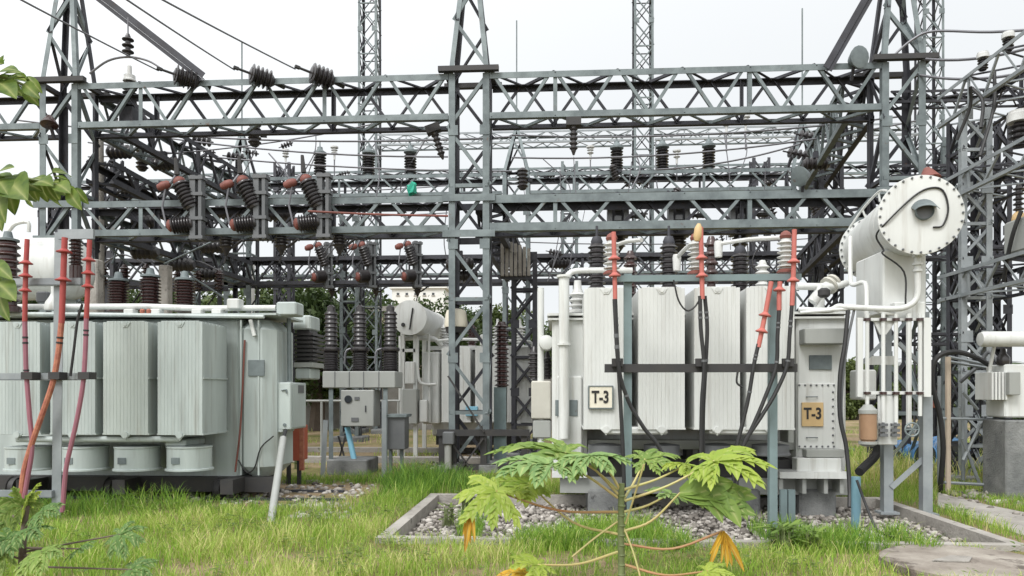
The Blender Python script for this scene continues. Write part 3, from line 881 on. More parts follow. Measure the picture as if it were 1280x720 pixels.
# insulators strung between the tie girder bars (left and right)
def make_string():
    t = thing("disc_string", (0, 0, 0), "", "insulator", "small disc strings")
    MB().lathe((0, 0, 0), (1, 0, 0), [(.025, 0)] + sheds(4, .035, .13, .02, .56) + [(.025, .6)], 12).build("insulator_discs", M['dark_porc'], t, True)
    MB().tube([(-.12, 0, 0), (.02, 0, 0)], .02, 6).build("clamp", M['black'], t)
    return t
sg = make_string()
for px, py, Y, rz, lab in ((240, 175, 19.5, 0, "string of small black discs behind the left tie girder, upper"), (283, 195, 21.2, 0, "string of small black discs beside the far left lattice column"), (998, 168, 19.5, R(12), "string of small black discs by the right tie girder, upper of two"), (984, 190, 19.5, R(12), "string of small black discs by the right tie girder, lower of two")):
    place(sg, P(px, py, Y), lab, (0, R(8), rz))

# busbar conductors that cross behind the girders
def bus(label, pts, r=.022): cable("conductor", label, pts, r, M['wire'], "conductor", "conductors strung across the yard")
bus("thin conductor sagging across the left bay just under the upper girder", sag(P(20, 150, 17.5), P(640, 171, 17.5), .28))
bus("thin conductor crossing the left bay level with the post insulator caps", sag(P(130, 160, 18.5), P(560, 196, 18.5), .2))
bus("conductor rising across the right bay from the middle column towards the conservator", sag(P(640, 169, 17.5), P(1130, 145, 17.5), .2))
bus("conductor crossing the right bay just below the post insulator caps", sag(P(640, 197, 18.5), P(1150, 150, 18.5), .3))
bus("lowest conductor crossing the right bay towards the disc strings", sag(P(820, 212, 18.5), P(1000, 180, 18.5), .12))
bus("thin conductor sagging through the left bay below the post insulators", sag(P(110, 178, 19.5), P(640, 214, 19.5), .2))
for i, (py, py2, lab) in enumerate(((47, 40, "upper conductor curving from the right peak out of the picture"), (75, 55, "second conductor from the peak behind the conservator to the right edge"), (98, 88, "third conductor leaving the conservator side column towards the right"))):
    if i == 0: pts = smooth_path([P(1112, 74, YF), P(1140, 50, YF), P(1168, 39, YF - .2), P(1240, 40, YF - 1), P(1330, 34, YF - 2)])
    else: pts = sag(P(1150, py - 2 * i, YF), P(1340, py2 - 14, YF - 2.2), .18)
    bus(lab, pts, .026)
o = MB().tube(smooth_path([P(385, 264, YF - .3), P(470, 268, YF - .3), P(560, 270, YF - .3)]), .022, 6).build("drive_rod", M['terracotta'])
tag(o, "rusty drive rod running from the isolators to the middle column", "drive rod")

# jumper drops
for px0, py0, px1, py1, Y, lab in ((380, 215, 395, 165, 18, "thin jumper wire rising from the third isolator"), (300, 225, 326, 150, 18, "thin jumper wire rising from the second isolator"), (700, 210, 690, 340, 19, "thin jumper wire hanging beside the first dark isolator frame"), (717, 196, 712, 335, 19.5, "thin jumper wire below the straight hanging string"), (905, 165, 908, 300, 19, "thin dark jumper wire right of the last post insulator"), (930, 165, 925, 215, 19, "short looped jumper wire near the disc strings")):
    a, b = P(px0, py0, Y), P(px1, py1, Y)
    cable("jumper_wire", lab, smooth_path([a, a.lerp(b, .5) + V((.12, 0, 0)), b]), .013, M['wire'], "jumper wire", "jumper wires")

for p0, p1, lab in (((898, 305), (978, 297), "pale busbar arm between the second and right end frame arresters"), ((768, 307), (802, 300), "pale busbar arm just right of the leftmost white arrester"), ((846, 322), (872, 300), "pale bent arm just left of the middle white arrester")):
    a, b_ = P(*p0, 10.2), P(*p1, 9.6)
    o = MB().tube(smooth_path([a, a.lerp(b_, .5) + V((0, 0, .02)), b_], 3), .028, 8).lathe(a, (0, 0, -1), [(.05, -.04), (.06, 0), (.05, .18)], 10).build("busbar_arm", M['grey_porc'], smooth=True)
    tag(o, lab, "busbar")
# more of the far yard seen through the gantries
for z0, z1, lab in ((5.9, 6.5, "distant dark girder low behind the far gantry, level with the cable frame's arresters"), (9.35, 9.8, "distant thin girder just above the far gantry's post insulators")):
    truss_beam("truss_beam", lab, (-13.5, 27.0), (12.5, 27.0), z0, z1, .6, NN, chord=.08, brace=.045, pitch=1.15, group="gantry girders", mats=('galv', 'galv_dark_shade'))
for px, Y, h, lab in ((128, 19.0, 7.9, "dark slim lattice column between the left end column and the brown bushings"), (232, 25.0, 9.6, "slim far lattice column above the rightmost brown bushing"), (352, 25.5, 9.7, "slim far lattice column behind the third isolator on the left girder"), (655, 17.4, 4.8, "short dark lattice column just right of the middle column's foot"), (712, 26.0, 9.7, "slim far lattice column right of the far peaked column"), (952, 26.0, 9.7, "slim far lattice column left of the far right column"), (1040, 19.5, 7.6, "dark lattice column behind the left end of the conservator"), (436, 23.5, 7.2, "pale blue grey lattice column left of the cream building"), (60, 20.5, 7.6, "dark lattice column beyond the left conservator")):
    lattice_column("lattice_column", lab, P(px, 400, Y).x, Y, .6, .5, h, panel=.85, leg=.10, brace=.05, group="gantry columns", mats=('galv', 'galv_dark_shade') if px in (436, 232, 712) else ('galv_dark_shade', 'galv_dark_shade'), cap=False, xface=True)
wl = random.Random(21)
for (pa, pb, n_, Ya, Yb, lab) in (((125, 170), (560, 345), 16, 16, 25, "thin slack dropper wire hanging among the girders of the left bay"), ((630, 165), (1040, 345), 14, 17, 25, "thin slack dropper wire hanging among the girders of the right bay")):
    for k in range(n_):
        Y = wl.uniform(Ya, Yb); px = wl.uniform(pa[0], pb[0]); py = wl.uniform(pa[1], pb[1] - 60); ln = wl.uniform(40, 110)
        a = P(px, py, Y); c = P(px + wl.uniform(-35, 35), min(352, py + ln), Y + wl.uniform(-.3, .3))
        m_ = a.lerp(c, .5) + V((wl.uniform(-.4, .4), 0, wl.uniform(-.2, .1)))
        cable("jumper_wire", lab, smooth_path([a, m_, c], 5), wl.choice((.012, .016, .02)), M['wire'], "jumper wire", lab.replace("thin slack dropper wire hanging", "dropper wires"))
for k, (p0, p1, sg_, Y, lab) in enumerate((((640, 302), (1045, 296), .15, 23.5, "conductor just below the lower right girder, far behind"), ((640, 322), (1045, 330), .12, 24.5, "conductor behind the dark bushings of T-3"), ((640, 338), (1045, 342), .1, 23.0, "lowest far conductor above the T-3 radiators"), ((120, 222), (560, 232), .3, 23.0, "far conductor sagging behind the three isolators"), ((120, 262), (560, 266), .2, 24.0, "far conductor behind the left lower girder"), ((640, 222), (1000, 214), .2, 24.0, "far conductor just under the far right girder"), ((110, 196), (480, 152), .2, 18.0, "conductor rising from the left end column to the upper girder"))):
    bus(lab, sag(P(*p0, Y), P(*p1, Y), sg_), .018)
il = random.Random(33)
for (pa, pb, n_, Ya, Yb, lab) in (((135, 165), (345, 345), 20, 16.5, 21, "small black insulator lost among the girders of the left bay"), ((350, 180), (540, 340), 8, 17, 24, "small black insulator among the wires left of the middle column"), ((640, 200), (1040, 345), 16, 18, 25, "small black insulator among the far girders of the right bay")):
    for k in range(n_):
        src = il.choice((sg, ba, sg)); Y = il.uniform(Ya, Yb)
        place(src, P(il.uniform(pa[0], pb[0]), il.uniform(pa[1], pb[1]), Y), lab, (il.uniform(-.3, .3), il.choice((R(8), R(-15), R(70), R(90), R(-60))), il.uniform(-.6, .6)), il.uniform(.6, .95), group=lab.replace("small black insulator", "small insulators"))
def make_pin():
    t = thing("pin_insulator", (0, 0, 0), "", "insulator", "small grey pin insulators on the conductors")
    MB().lathe((0, 0, 0), (0, 0, 1), [(.03, 0), (.035, .16)] + sheds(2, .05, .10, .17, .34) + [(.12, .36), (.12, .40), (.04, .42)], 12).build("insulator_body", M['grey_porc'], t, True)
    MB().tube([(0, 0, -.5), (0, 0, .02)], .02, 6).build("pin", M['wire'], t)
    return t
pn = make_pin()
for px, py, Y, lab in ((357, 204, 21.9, "small grey pin insulator left of the first dark post insulator"), (418, 200, 21.9, "small grey pin insulator between the first two post insulators"), (738, 200, 21.9, "small grey pin insulator just left of the first right bay post insulator"), (846, 205, 21.9, "small grey pin insulator right of the slender mast"), (908, 166, 20, "small grey pin insulator hanging under the upper right girder"), (932, 164, 20, "small grey pin insulator nearest the right disc strings")):
    place(pn, P(px, py, Y), lab)
for i_, (px, py, Y, lab) in enumerate(((205, 205, 17.6, "black barrel insulator behind the first isolator's cap"), (285, 265, 16.3, "black barrel insulator between the first and second isolators"), (412, 262, 16.4, "black barrel insulator right of the third isolator"), (150, 190, 17.2, "black barrel insulator on the left tie girder"), (575, 330, 17.0, "dark barrel insulator inside the middle column, upper"), (580, 345, 17.2, "dark barrel insulator inside the middle column, lower"), (1020, 205, 18.5, "black barrel insulator on the right tie girder"), (700, 330, 22, "black barrel insulator left of the T-3 bushings"))):
    place(ba, P(px, py, Y), lab)
a = P(124, 176, 17.0)
tag(MB().tube([a, V((a.x, 17.0, 0))], [.10, .14], 10).build("concrete_post", M['concrete'], smooth=True), "tall pale round pole between the left end column and the first isolator", "post")
# ribbed guard on the middle tie girder
t = thing("ribbed_panel", P(650, 348, 17.2), "pale ribbed panel on the girder just right of the middle column", "panel")
b = MB()
for i in range(7):
    a = P(628 + i * 5.5, 345, 16.6 + .12 * i); c = P(628 + i * 5.5, 299 + i * 2, 16.6 + .12 * i)
    b.bar(a, c, .07, .12, (1, 0, 0))
b.build("ribs", M['concrete'], t)
MB().bar(P(624, 346, 16.7), P(664, 347, 17.4), .06, .10).build("bottom_rail", M['galv_dark_shade'], t)

# two floodlight hoods on the girders
def hood(label, p, axis, mat, s=1.0):
    t = thing("floodlight", p, label, "floodlight")
    MB().lathe(p, axis, [(.06 * s, -.12 * s), (.10 * s, -.06 * s), (.20 * s, .12 * s), (.21 * s, .15 * s), (.17 * s, .16 * s)], 14).build("lamp_housing", mat, t, True)
    MB().bar(p + V((0, 0, -.05)), p + V((.0, .15, -.35)), .05, .05).build("bracket", M['galv_dark_shade'], t)
    return t
hood("rust brown floodlight hood under the left end column's girder", P(62, 150, YF - .25), V((.15, -.3, -1)), M['brown_porc'], .8)
hood("pale grey floodlight on top of the girder by the right stay", P(1068, 74, YF - .1), V((.3, -.9, -.1)), M['galv'], 1.0)
hood("grey floodlight hood above the lower girder left of the conservator", P(1005, 219, YF - .1), V((-.8, -.5, -.3)), M['galv'], .95)
hood("rust red floodlight on top of the conservator side column", P(1160, 217, 11.6), V((.1, -.3, -1)), M['terracotta'], .75)
t = thing("hanging_cloth", P(514, 237, YR - .2), "small bright green cloth hanging on the far girder", "cloth")
p = P(514, 240, YR - .2)
MB_c = MB().lathe(p + V((0, 0, -.12)), (.1, 0, 1), [(.03, 0), (.13, .08), (.16, .2), (.12, .32), (.04, .4)], 9)
rj = random.Random(3)
for v__ in MB_c.v: v__ += V((rj.uniform(-.05, .05), rj.uniform(-.05, .05), rj.uniform(-.06, .06)))
MB_c.build("bundle", M['bluegreen'], t)

# ================================================================== TRANSFORMERS
def rect(b, px0, py0, px1, py1, Y0, Y1, r=0.0):
    """box whose front face at depth Y0 spans the given picture rectangle"""
    a, c = P(px0, py1, Y0), P(px1, py0, Y0)
    if r: b.rbox(((a.x + c.x) / 2, (Y0 + Y1) / 2, (a.z + c.z) / 2), (abs(c.x - a.x), abs(Y1 - Y0), abs(c.z - a.z)), r)
    else: b.bbox((a.x, Y0, a.z), (c.x, Y1, c.z))
    return b

def radiator(parent, x0, x1, y0, y1, z0, z1, mat, pitch=0.05, strap=True, lug=True):
    """bank of vertical pressed panels seen edge-on, with headers, strap and lifting lugs"""
    b = MB()
    n = max(4, round((x1 - x0) / pitch)); p = (x1 - x0) / n
    for i in range(n):
        xc = x0 + (i + .5) * p
        zt = z1 - (.0 if 0 < i < n - 1 else .015)
        # each panel: thin plate with rounded front edge and three pressed flutes
        k = p * .42
        ys = np.linspace(y0 + .02, y1 - .02, 8)
        for a, c in zip(ys[:-1], ys[1:]):
            b.bbox((xc - k * .55, a + .008, z0), (xc + k * .55, c - .008, zt))
        b.rbox((xc, y0 + .02, (z0 + zt) / 2), (p * .995, .045, zt - z0), .0028)
        b.rbox((xc, (y0 + y1) / 2, (z0 + zt) / 2), (p * .62, y1 - y0, zt - z0 - .02), .012)
    o = b.build("radiator", mat, parent)
    h = MB()
    xm = (x0 + x1) / 2
    h.tube([(xm, y0 + .03, z1 - .05), (xm, y1 + .15, z1 - .05)], .05, 10)
    h.tube([(xm, y0 + .03, z0 + .05), (xm, y1 + .15, z0 + .05)], .05, 10)
    h.build("header_pipe", mat, o, True)
    s = MB()
    if strap:
        zm = z0 + (z1 - z0) * .50
        s.bbox((x1 - .004, y0 + .01, zm - .012), (x1 + .012, y1 - .01, zm + .012))
        s.bbox((x0 - .012, y0 + .01, zm - .012), (x0 + .004, y1 - .01, zm + .012))
    s.bbox((x1 - .004, y0, z0), (x1 + .010, y1, z0 + .025)); s.bbox((x0 - .010, y0, z0), (x0 + .004, y1, z0 + .025))
    s.build("strap", mat, o)
    if lug:
        l = MB()
        l.prism([(xm - .07, y0 - .012, z1 - .02), (xm + .07, y0 - .012, z1 - .02), (xm + .03, y0 - .012, z1 - .085), (xm - .03, y0 - .012, z1 - .085)], (0, .02, 0))
        l.lathe((xm, y0 - .02, z1 - .04), (0, 1, 0), [(.03, 0), (.03, .02)], 10)
        l.prism([(xm - .075, y0 - .012, z0 + .01), (xm + .075, y0 - .012, z0 + .01), (xm, y0 - .012, z0 - .075)], (0, .02, 0))
        l.lathe((xm, y0 - .03, z0 + .0), (0, 1, 0), [(.045, 0), (.045, .03)], 12)
        l.build("lifting_lug", mat, o)
    return o

def bolts(b, pts, r, d=(0, -1, 0), h=.016):
    for p in pts: b.lathe(p, d, [(r, 0), (r, h * .8), (r * .6, h)], 6)

# ------------------------------------------------ the white transformer marked T-3
T3 = thing("power_transformer", P(880, 600, 10.2).xy.to_3d(), "white power transformer with two T-3 plates standing over the gravel pit", "transformer")
tank = rect(MB(), 690, 396, 734, 590, 10.3, 11.95, .05)
rect(tank, 996, 396, 1058, 590, 10.3, 11.95, .03)
rect(tank, 728, 396, 1002, 592, 11.0, 11.9, .03)
rect(tank, 696, 470, 728, 590, 10.22, 10.4, .02)
tank_o = tank.build("tank", M['white'], T3)
cov = rect(MB(), 684, 389, 1064, 394.5, 10.22, 12.03)
rect(cov, 685, 395.2, 1063, 400, 10.24, 12.01)
cov.build("cover_flange", M['white'], T3)
bl = MB()
a, c = P(1000, 389, 10.22), P(1062, 389, 10.22)
bolts(bl, [(a.x + (c.x - a.x) * i / 12, 10.26, a.z) for i in range(13)], .018, (0, 0, 1), .03)
bl.build("cover_bolts", M['galv_dark_shade'], tank_o)
# radiators
zt, zb_ = P(800, 359, 9.5).z, P(800, 537, 9.5).z
rads = []
for (p0, p1) in ((730, 785), (798, 856), (868, 925), (933, 993)):
    rads.append(radiator(T3, P(p0, 400, 9.5).x, P(p1, 400, 9.5).x, 9.5, 10.6, zb_, zt, M['white'], strap=False))
for p0, p1 in ((757, 833), (889, 963)):
    rect(MB(), p0 - 2, 534, p1 + 2, 543, 9.52, 10.1, .02).build("radiator_base", M['white'], T3)
# sign on the radiator
sp = MB(); rect(sp, 736.5, 483, 765.5, 510, 9.455, 9.485, .004)
sgn = sp.build("number_plate", M['cream'], T3, label="cream plate with black T-3 on the radiator")
fr = MB(); rect(fr, 735.5, 482, 766.5, 483.4, 9.448, 9.49); rect(fr, 735.5, 509.6, 766.5, 511, 9.448, 9.49); rect(fr, 735.2, 483.5, 736.8, 509.5, 9.448, 9.49); rect(fr, 765.2, 483.5, 766.8, 509.5, 9.448, 9.49)
fr.build("frame", M['galv'], sgn)
LS = 2.05
def t3_text(px, py, Y, parent, hpx, wpx):
    o = text("T-3", 1.0, P(px, py, Y), M['letter'], parent, offset=.03, extrude=.004)
    bpy.context.view_layer.update()
    h = hpx / F * Y; wd = wpx / F * Y
    d = o.dimensions
    o.scale = (wd / d.x, h / d.y, 1)
    return o
t3_text(750.5, 497, 9.452, sgn, 16, 21)
# right face of the tank: bolted cover, grey box, plate
bp = rect(MB(), 997.5, 479, 1044, 561, 10.275, 10.31, .008)
bpo = bp.build("inspection_cover", M['white'], T3)
bb = MB()
pts = [P(999 + i * 7.2, 481.5, 10.275) for i in range(7)] + [P(1041, 490 + i * 9, 10.275) for i in range(8)] + [P(999 + i * 7.2, 558, 10.275) for i in range(7)]
bolts(bb, pts, .014); bb.build("cover_bolts", M['dark_grey'], bpo)
hd = MB()
for py in (496, 547):
    hd.tube(smooth_path([P(1009, py, 10.275), P(1009, py, 10.24), P(1021, py, 10.24), P(1021, py, 10.275)], 3), .007, 6)
hd.build("handle", M['galv'], bpo)
gp = rect(MB(), 1002.5, 503, 1029.5, 533, 10.245, 10.272, .004).build("number_plate", M['ochre'], T3, label="ochre plate with black T-3 on the bolted cover")
t3_text(1016, 517.5, 10.243, gp, 14.5, 21)
rect(MB(), 1006, 410, 1059, 430, 10.06, 10.3, .012).build("cable_trunk", M['grey_box'], T3)
rect(MB(), 985, 533, 992.5, 554, 9.9, 10.27, .01).build("valve_box", M['grey_box'], T3)
pl = rect(MB(), 975, 590.5, 1062, 598, 9.95, 12.0)
rect(pl, 690, 590.5, 734, 597, 10.2, 11.9)
pl.build("base_plate", M['white'], T3)
rect(MB(), 1008, 562, 1056, 572, 10.12, 10.29, .01).build("skirting_step", M['grey_box'], T3)
rect(MB(), 996, 573, 1052, 590, 10.08, 10.29, .01).build("bottom_box", M['white'], T3)
sk = MB()
rect(sk, 700, 598.5, 1060, 616, 10.3, 10.5); rect(sk, 700, 598.5, 1060, 616, 11.4, 11.6)
for px in (974, 1003, 1030, 1050): rect(sk, px, 599, px + 5, 617, 10.02, 11.6)
sk.build("skid_frame", M['grey_box'], T3)
hb = rect(MB(), 735, 551, 993, 561, 10.45, 10.6)
hb.build("grey_shade_band", M['grey_box'], T3)  # grey carries the shade over the tank bottom in its colour
dk = rect(MB(), 735, 575, 993, 598, 10.35, 11.9)
for px in (742, 800, 858, 916, 960): rect(dk, px, 561.5, px + 8, 574.5, 10.5, 10.8)
dk.build("skid_frame", M['black'], T3)  # black fill, the darkness of the recess below the radiators put into colour
for px in (735, 905, 1000):
    pd = rect(MB(), px, 612, px + 46, 664, 10.25, 11.5, .03)
    pd.build("plinth", M['concrete_dark'], T3)
for k, (r0, r1, r2, r3) in enumerate(((1012, 444, 1040, 462), (694, 500, 722, 520))):
    o_ = rect(MB(), r0, r1, r2, r3, 10.275 if k == 0 else 10.205, 10.305 if k == 0 else 10.23, .004).build("rating_plate", M['galv'], T3)
# cooling fans hung below the radiators
for px in (757, 827, 897, 963):
    p = P(px, 556, 9.85)
    MB().lathe(p + V((0, 0, -.14)), (0, 0, 1), [(.24, 0), (.25, .01), (.25, .03), (.235, .04), (.235, .14), (.10, .16)], 20).build("fan_cowl", M['dark_grey'], T3, True)
# left side pipework and small drum
MB().tube([P(705, 345, 10.1), P(705, 548, 10.1)], .072, 12).lathe(P(705, 345, 10.1), (0, 0, 1), [(.10, -.02), (.10, .01)], 12).lathe(P(705, 430, 10.1), (0, 0, 1), [(.105, -.02), (.105, .01)], 12).build("oil_pipe", M['white'], T3, True)
MB().tube(smooth_path([P(705, 352, 10.1), P(715, 340, 10.15), P(740, 338, 10.2), P(790, 338, 10.3)]), .04, 10).build("oil_pipe", M['white'], T3, True)
lt = MB()
lt.lathe(P(683, 428, 10.5) , (0, 1, 0), [(.05, -.02), (.10, 0), (.11, .05), (.11, .28), (.05, .34)], 16)
lt.build("breather_drum", M['white'], T3, True)
MB().tube([P(676, 360, 10.7), P(676, 560, 10.7)], .05, 10).build("oil_pipe", M['white'], T3, True)
for i, (px, pt, pb, r) in enumerate(((668, 440, 474, .10), (684, 446, 474, .08))):
    q = P(px, pb, 10.9)
    MB().lathe(q, (0, 0, 1), [(r * .7, 0)] + sheds(6, r * .65, r, .02, P(px, pt, 10.9).z - q.z) + [(r * .3, P(px, pt, 10.9).z - q.z + .08)], 14).build("small_bushing", M['dark_porc'], T3, True)
rect(MB(), 664, 476, 689, 524, 10.6, 11.2, .02).build("terminal_box", M['beige'], T3)
rect(MB(), 666, 525, 689, 548, 10.62, 11.1, .02).build("terminal_box", M['grey_box'], T3)
# white bushings between left pipe and first radiator
q = P(722, 391, 10.6)
MB().lathe(q, (0, 0, 1), [(.13, 0), (.13, .04), (.09, .05)] + sheds(3, .08, .13, .06, .3) + [(.06, .34), (.05, .46)], 14).build("small_bushing", M['grey_porc'], T3, True)
# high voltage bushings
for px, pt in ((746, 306), (836, 306), (925, 318)):
    q = P(px, 388, 11.1); q.z = P(px, 389, 10.3).z
    h = P(px, pt, 11.1).z - q.z
    bu = MB().lathe(q, (0, 0, 1), [(.15, 0), (.15, .22), (.11, .24)] + sheds(11, .095, .135, .25, h) + [(.07, h + .02)], 16).build("bushing", M['dark_porc'], T3, True)
    MB().lathe(q + V((0, 0, h)), (0, 0, 1), [(.08, 0), (.09, .05), (.06, .12), (.02, .13), (.018, .28)], 12).build("terminal_cap", M['galv_dark_shade'], bu, True)
for px, pt, mm in ((788, 318, 'brown_porc'), (889, 300, 'brown_porc'), (953, 330, 'grey_porc')):
    q = P(px, 388, 10.7); q.z = P(px, 389, 10.3).z; h = P(px, pt, 10.7).z - q.z
    MB().lathe(q, (0, 0, 1), [(.11, 0), (.11, .1), (.08, .12)] + sheds(7, .06, .10, .14, h) + [(.04, h + .05)], 14).build("bushing", M[mm], T3, True)
tp = MB().tube(smooth_path([P(996, 358, 10.5), P(1040, 358, 10.5), P(1058, 354, 10.6)]), .05, 10)
tp.lathe(P(1024, 358, 10.5), (0, 0, -1), [(.05, -.03), (.07, 0), (.07, .34)], 10)
tp.build("oil_pipe", M['white'], T3, True)
# pressure relief elbow with beige flange
vb = MB().tube(smooth_path([P(1016, 378, 10.5), P(1026, 366, 10.5), P(1040, 354, 10.6)]), [.085] * 11, 12)
vb.build("relief_elbow", M['white'], T3, True)
vf = MB()
d_ = (P(1044, 350, 10.6) - P(1030, 361, 10.5)).normalized()
vf.lathe(P(1036, 357, 10.55), d_, [(.13, -.02), (.13, .02)], 14).lathe(P(1041, 353, 10.6), d_, [(.12, -.02), (.12, .02)], 14)
vf.build("flange", M['beige'], T3, True)
MB().lathe(P(1030, 372, 10.25), (0, 0, 1), [(.05, 0), (.08, .03), (.08, .10), (.04, .13)], 10).build("valve_knob", M['black'], T3, True)

# conservator: cylinder running back from its bolted end
c0 = P(1151, 268.5, 9.55); c1 = P(1091, 303, 12.0)
c1.z = c0.z + .04
ax = (c1 - c0); L = ax.length; ax.normalize()
RC = .445
con = MB().lathe(c0, ax, [(RC, .03), (RC, .45), (RC + .004, .455), (RC + .004, .485), (RC, .49), (RC, L - .03)], 40).build("conservator", M['white'], T3, True)
ef = MB().lathe(c0, ax, [(.02, -.012), (.30, -.012), (.44, -.010), (.495, -.004), (.497, .0), (.497, .035), (RC, .04)], 48)
ef.lathe(c0 + ax * (L - .04), ax, [(RC, 0), (.497, .004), (.497, .04), (.44, .05), (.2, .12), (.02, .14)], 40)
ef.build("end_flange", M['white'], con, True)
u, v_ = perp(ax)
eb = MB()
for k in range(28):
    an = 2 * math.pi * k / 28
    bolts(eb, [c0 + (u * math.cos(an) + v_ * math.sin(an)) * .472 - ax * .006, ], .015, -ax, .022)
    bolts(eb, [c0 + (u * math.cos(an) + v_ * math.sin(an)) * .472 + ax * (L - .04)], .016, -ax, .03)
eb.build("flange_bolts", M['dark_grey'], con)
EU = V((ax.y, -ax.x, 0)).normalized()
def fp(x, z): return EU * x + V((0, 0, z))
gc = c0 - ax * .01 + fp(.03, .03)
MB().lathe(gc, -ax, [(.105, 0), (.105, .07), (.098, .075), (.098, .03), (.09, .03)], 24).build("oil_level_gauge", M['galv'], con, True)
gd = MB().lathe(gc - ax * .03, -ax, [(.088, 0), (.088, .006)], 20)
gd.build("gauge_glass", M['dark_grey'], con)
hd = MB()
hv = []
for k in range(11):
    an = math.pi * (.12 + .76 * k / 10)
    hv.append((math.cos(an) * .155, math.sin(an) * .155))
poly = [c0 + fp(.03 + x, .04 + z) - ax * .012 for x, z in hv]
poly2 = [c0 + fp(.03 + x * .98, z * .58) - ax * .16 for x, z in hv]
n_ = len(poly)
for i in range(n_ - 1):
    hd.add([poly[i], poly[i + 1], poly2[i + 1], poly2[i], poly[i] * 1 - V((0, 0, .008)), poly[i + 1] - V((0, 0, .008)), poly2[i + 1] - V((0, 0, .008)), poly2[i] - V((0, 0, .008))], [(0, 1, 2, 3), (7, 6, 5, 4), (3, 2, 6, 7), (0, 4, 5, 1), (0, 3, 7, 4), (1, 5, 6, 2)])
hd.build("gauge_hood", M['galv'], con)
e = -ax * .03
cw = smooth_path([c0 + e + fp(.13, -.17), c0 + e + fp(.24, -.15), c0 + e + fp(.30, .05), c0 + e + fp(.24, .28), c0 + e + fp(.09, .32), c0 + e + fp(-.10, .22), c0 + e + fp(-.40, -.08), c0 + ax * .1 + fp(-.49, -.22), c0 + ax * .12 + fp(-.40, -.40), P(1104, 318, 9.7), P(1130, 340, 9.75), P(1132, 380, 9.75)], 5)
MB().tube(cw, .012, 6).build("gauge_cable", M['rubber'], con, True)
hr = MB().tube(smooth_path([P(1062, 285, 10.8), P(1078, 262, 10.6), P(1098, 240, 10.2), P(1108, 238, 9.9)], 4), .016, 6)
for a, c in ((P(1078, 262, 10.6), P(1082, 272, 10.6)), (P(1098, 240, 10.2), P(1100, 252, 10.2))): hr.tube([a, c], .014, 6)
hr.build("handrail", M['white'], con, True)
lp = MB().lathe(c0 + V((0, 0, RC)) + ax * 1.2, (0, 0, 1), [(.08, -.05), (.08, .06), (.05, .08)], 12)
lp.build("filler_cap", M['white'], con, True)
# support box below the conservator
sb = rect(MB(), 1104, 312, 1158, 392, 10.0, 10.9, .02)
sb.build("conservator_support", M['white'], T3)
pp = MB().tube(smooth_path([P(1146, 312, 9.75), P(1147, 345, 9.75), P(1146, 372, 9.75), P(1132, 384, 9.75), P(1110, 386, 9.78), P(1060, 384, 9.9), P(1048, 383, 9.95), P(1035, 388, 10.0), P(998, 387, 10.1)], 5), .038, 10)
pp.lathe(P(1147, 320, 9.75), (0, 0, 1), [(.065, -.015), (.065, .015)], 12).lathe(P(1147, 330, 9.75), (0, 0, 1), [(.065, -.015), (.065, .015)], 12).lathe(P(1147, 338, 9.75), (0, 0, 1), [(.06, -.015), (.06, .015)], 12)
pp.build("oil_pipe", M['white'], T3, True)
pp = MB().tube(smooth_path([P(1063, 296, 10.6), P(1063, 345, 10.4), P(1066, 356, 10.3), P(1078, 353, 10.2), P(1083, 360, 10.1), P(1083, 400, 9.95)], 4), .03, 8)
pp.build("oil_pipe", M['white'], T3, True)
MB().tube(smooth_path([P(1000, 391, 10.0), P(1060, 386, 9.9), P(1085, 385, 9.85), P(1105, 391, 9.8), P(1120, 393, 9.8)], 4), .024, 8).build("oil_pipe", M['white'], T3, True)
rect(MB(), 1119, 377, 1157, 398, 9.85, 10.3, .012).build("relay_box", M['white'], T3)
# pipe frame in front of the conservator
fm = MB()
rect(fm, 1072, 397, 1079, 496, 9.8, 9.86); rect(fm, 1155, 397, 1164, 496, 9.8, 9.86)
rect(fm, 1079.2, 397, 1154.8, 401, 9.81, 9.85); rect(fm, 1079.2, 489, 1154.8, 493, 9.81, 9.85)
rect(fm, 1098, 494, 1122, 556, 9.82, 9.86, .01)
fm.prism([P(1092, 401, 9.84), P(1120, 401, 9.84), P(1108, 418, 9.84), P(1100, 418, 9.84)], (0, .03, 0))
fm.build("pipe_frame", M['white'], T3)
px_l = ((1084, 540), (1104, 534), (1120, 534), (1136, 534), (1150, 520))
for px, pb in px_l:
    q0, q1 = P(px, 392, 9.78), P(px, pb, 9.78)
    pb_ = MB().tube([q0, q1], .026 if px != 1136 else .034, 8).build("valve_pipe", M['white'], T3, True)
    fb = MB()
    for py in (399.5, 491.5):
        fb.lathe(P(px, py, 9.78), (0, 0, 1), [(.045, -.018), (.045, .018)], 10)
    fb.build("pipe_flange", M['brown_porc'], pb_)
vl = MB()
for px in (1104, 1119):
    for py in (531, 538, 544):
        vl.box(P(px, py, 9.76), (.10, .05, .035))
    vl.tube([P(px, 528, 9.76), P(px, 546, 9.76)], .018, 6)
vl.build("valve_cluster", M['dark_grey'], T3)
wh = MB(); wc = P(1140, 537, 9.68)
ring = [wc + V((math.cos(a) * .085, 0, math.sin(a) * .085)) for a in np.linspace(0, 2 * math.pi, 21)]
wh.tube(ring, .012, 6)
for a in np.linspace(0, math.pi, 4)[:-1]:
    wh.tube([wc + V((math.cos(a) * .085, 0, math.sin(a) * .085)), wc - V((math.cos(a) * .085, 0, math.sin(a) * .085))], .008, 5)
wh.tube([wc, wc + V((0, .15, 0))], .02, 8)
wh.build("valve_wheel", M['galv'], T3)
sib = MB().lathe(P(1085, 552, 9.7), (0, 0, 1), [(.085, 0), (.085, .02), (.105, .03), (.105, .38), (.085, .40), (.03, .44)], 18).build("breather", M['copper'], T3, True)
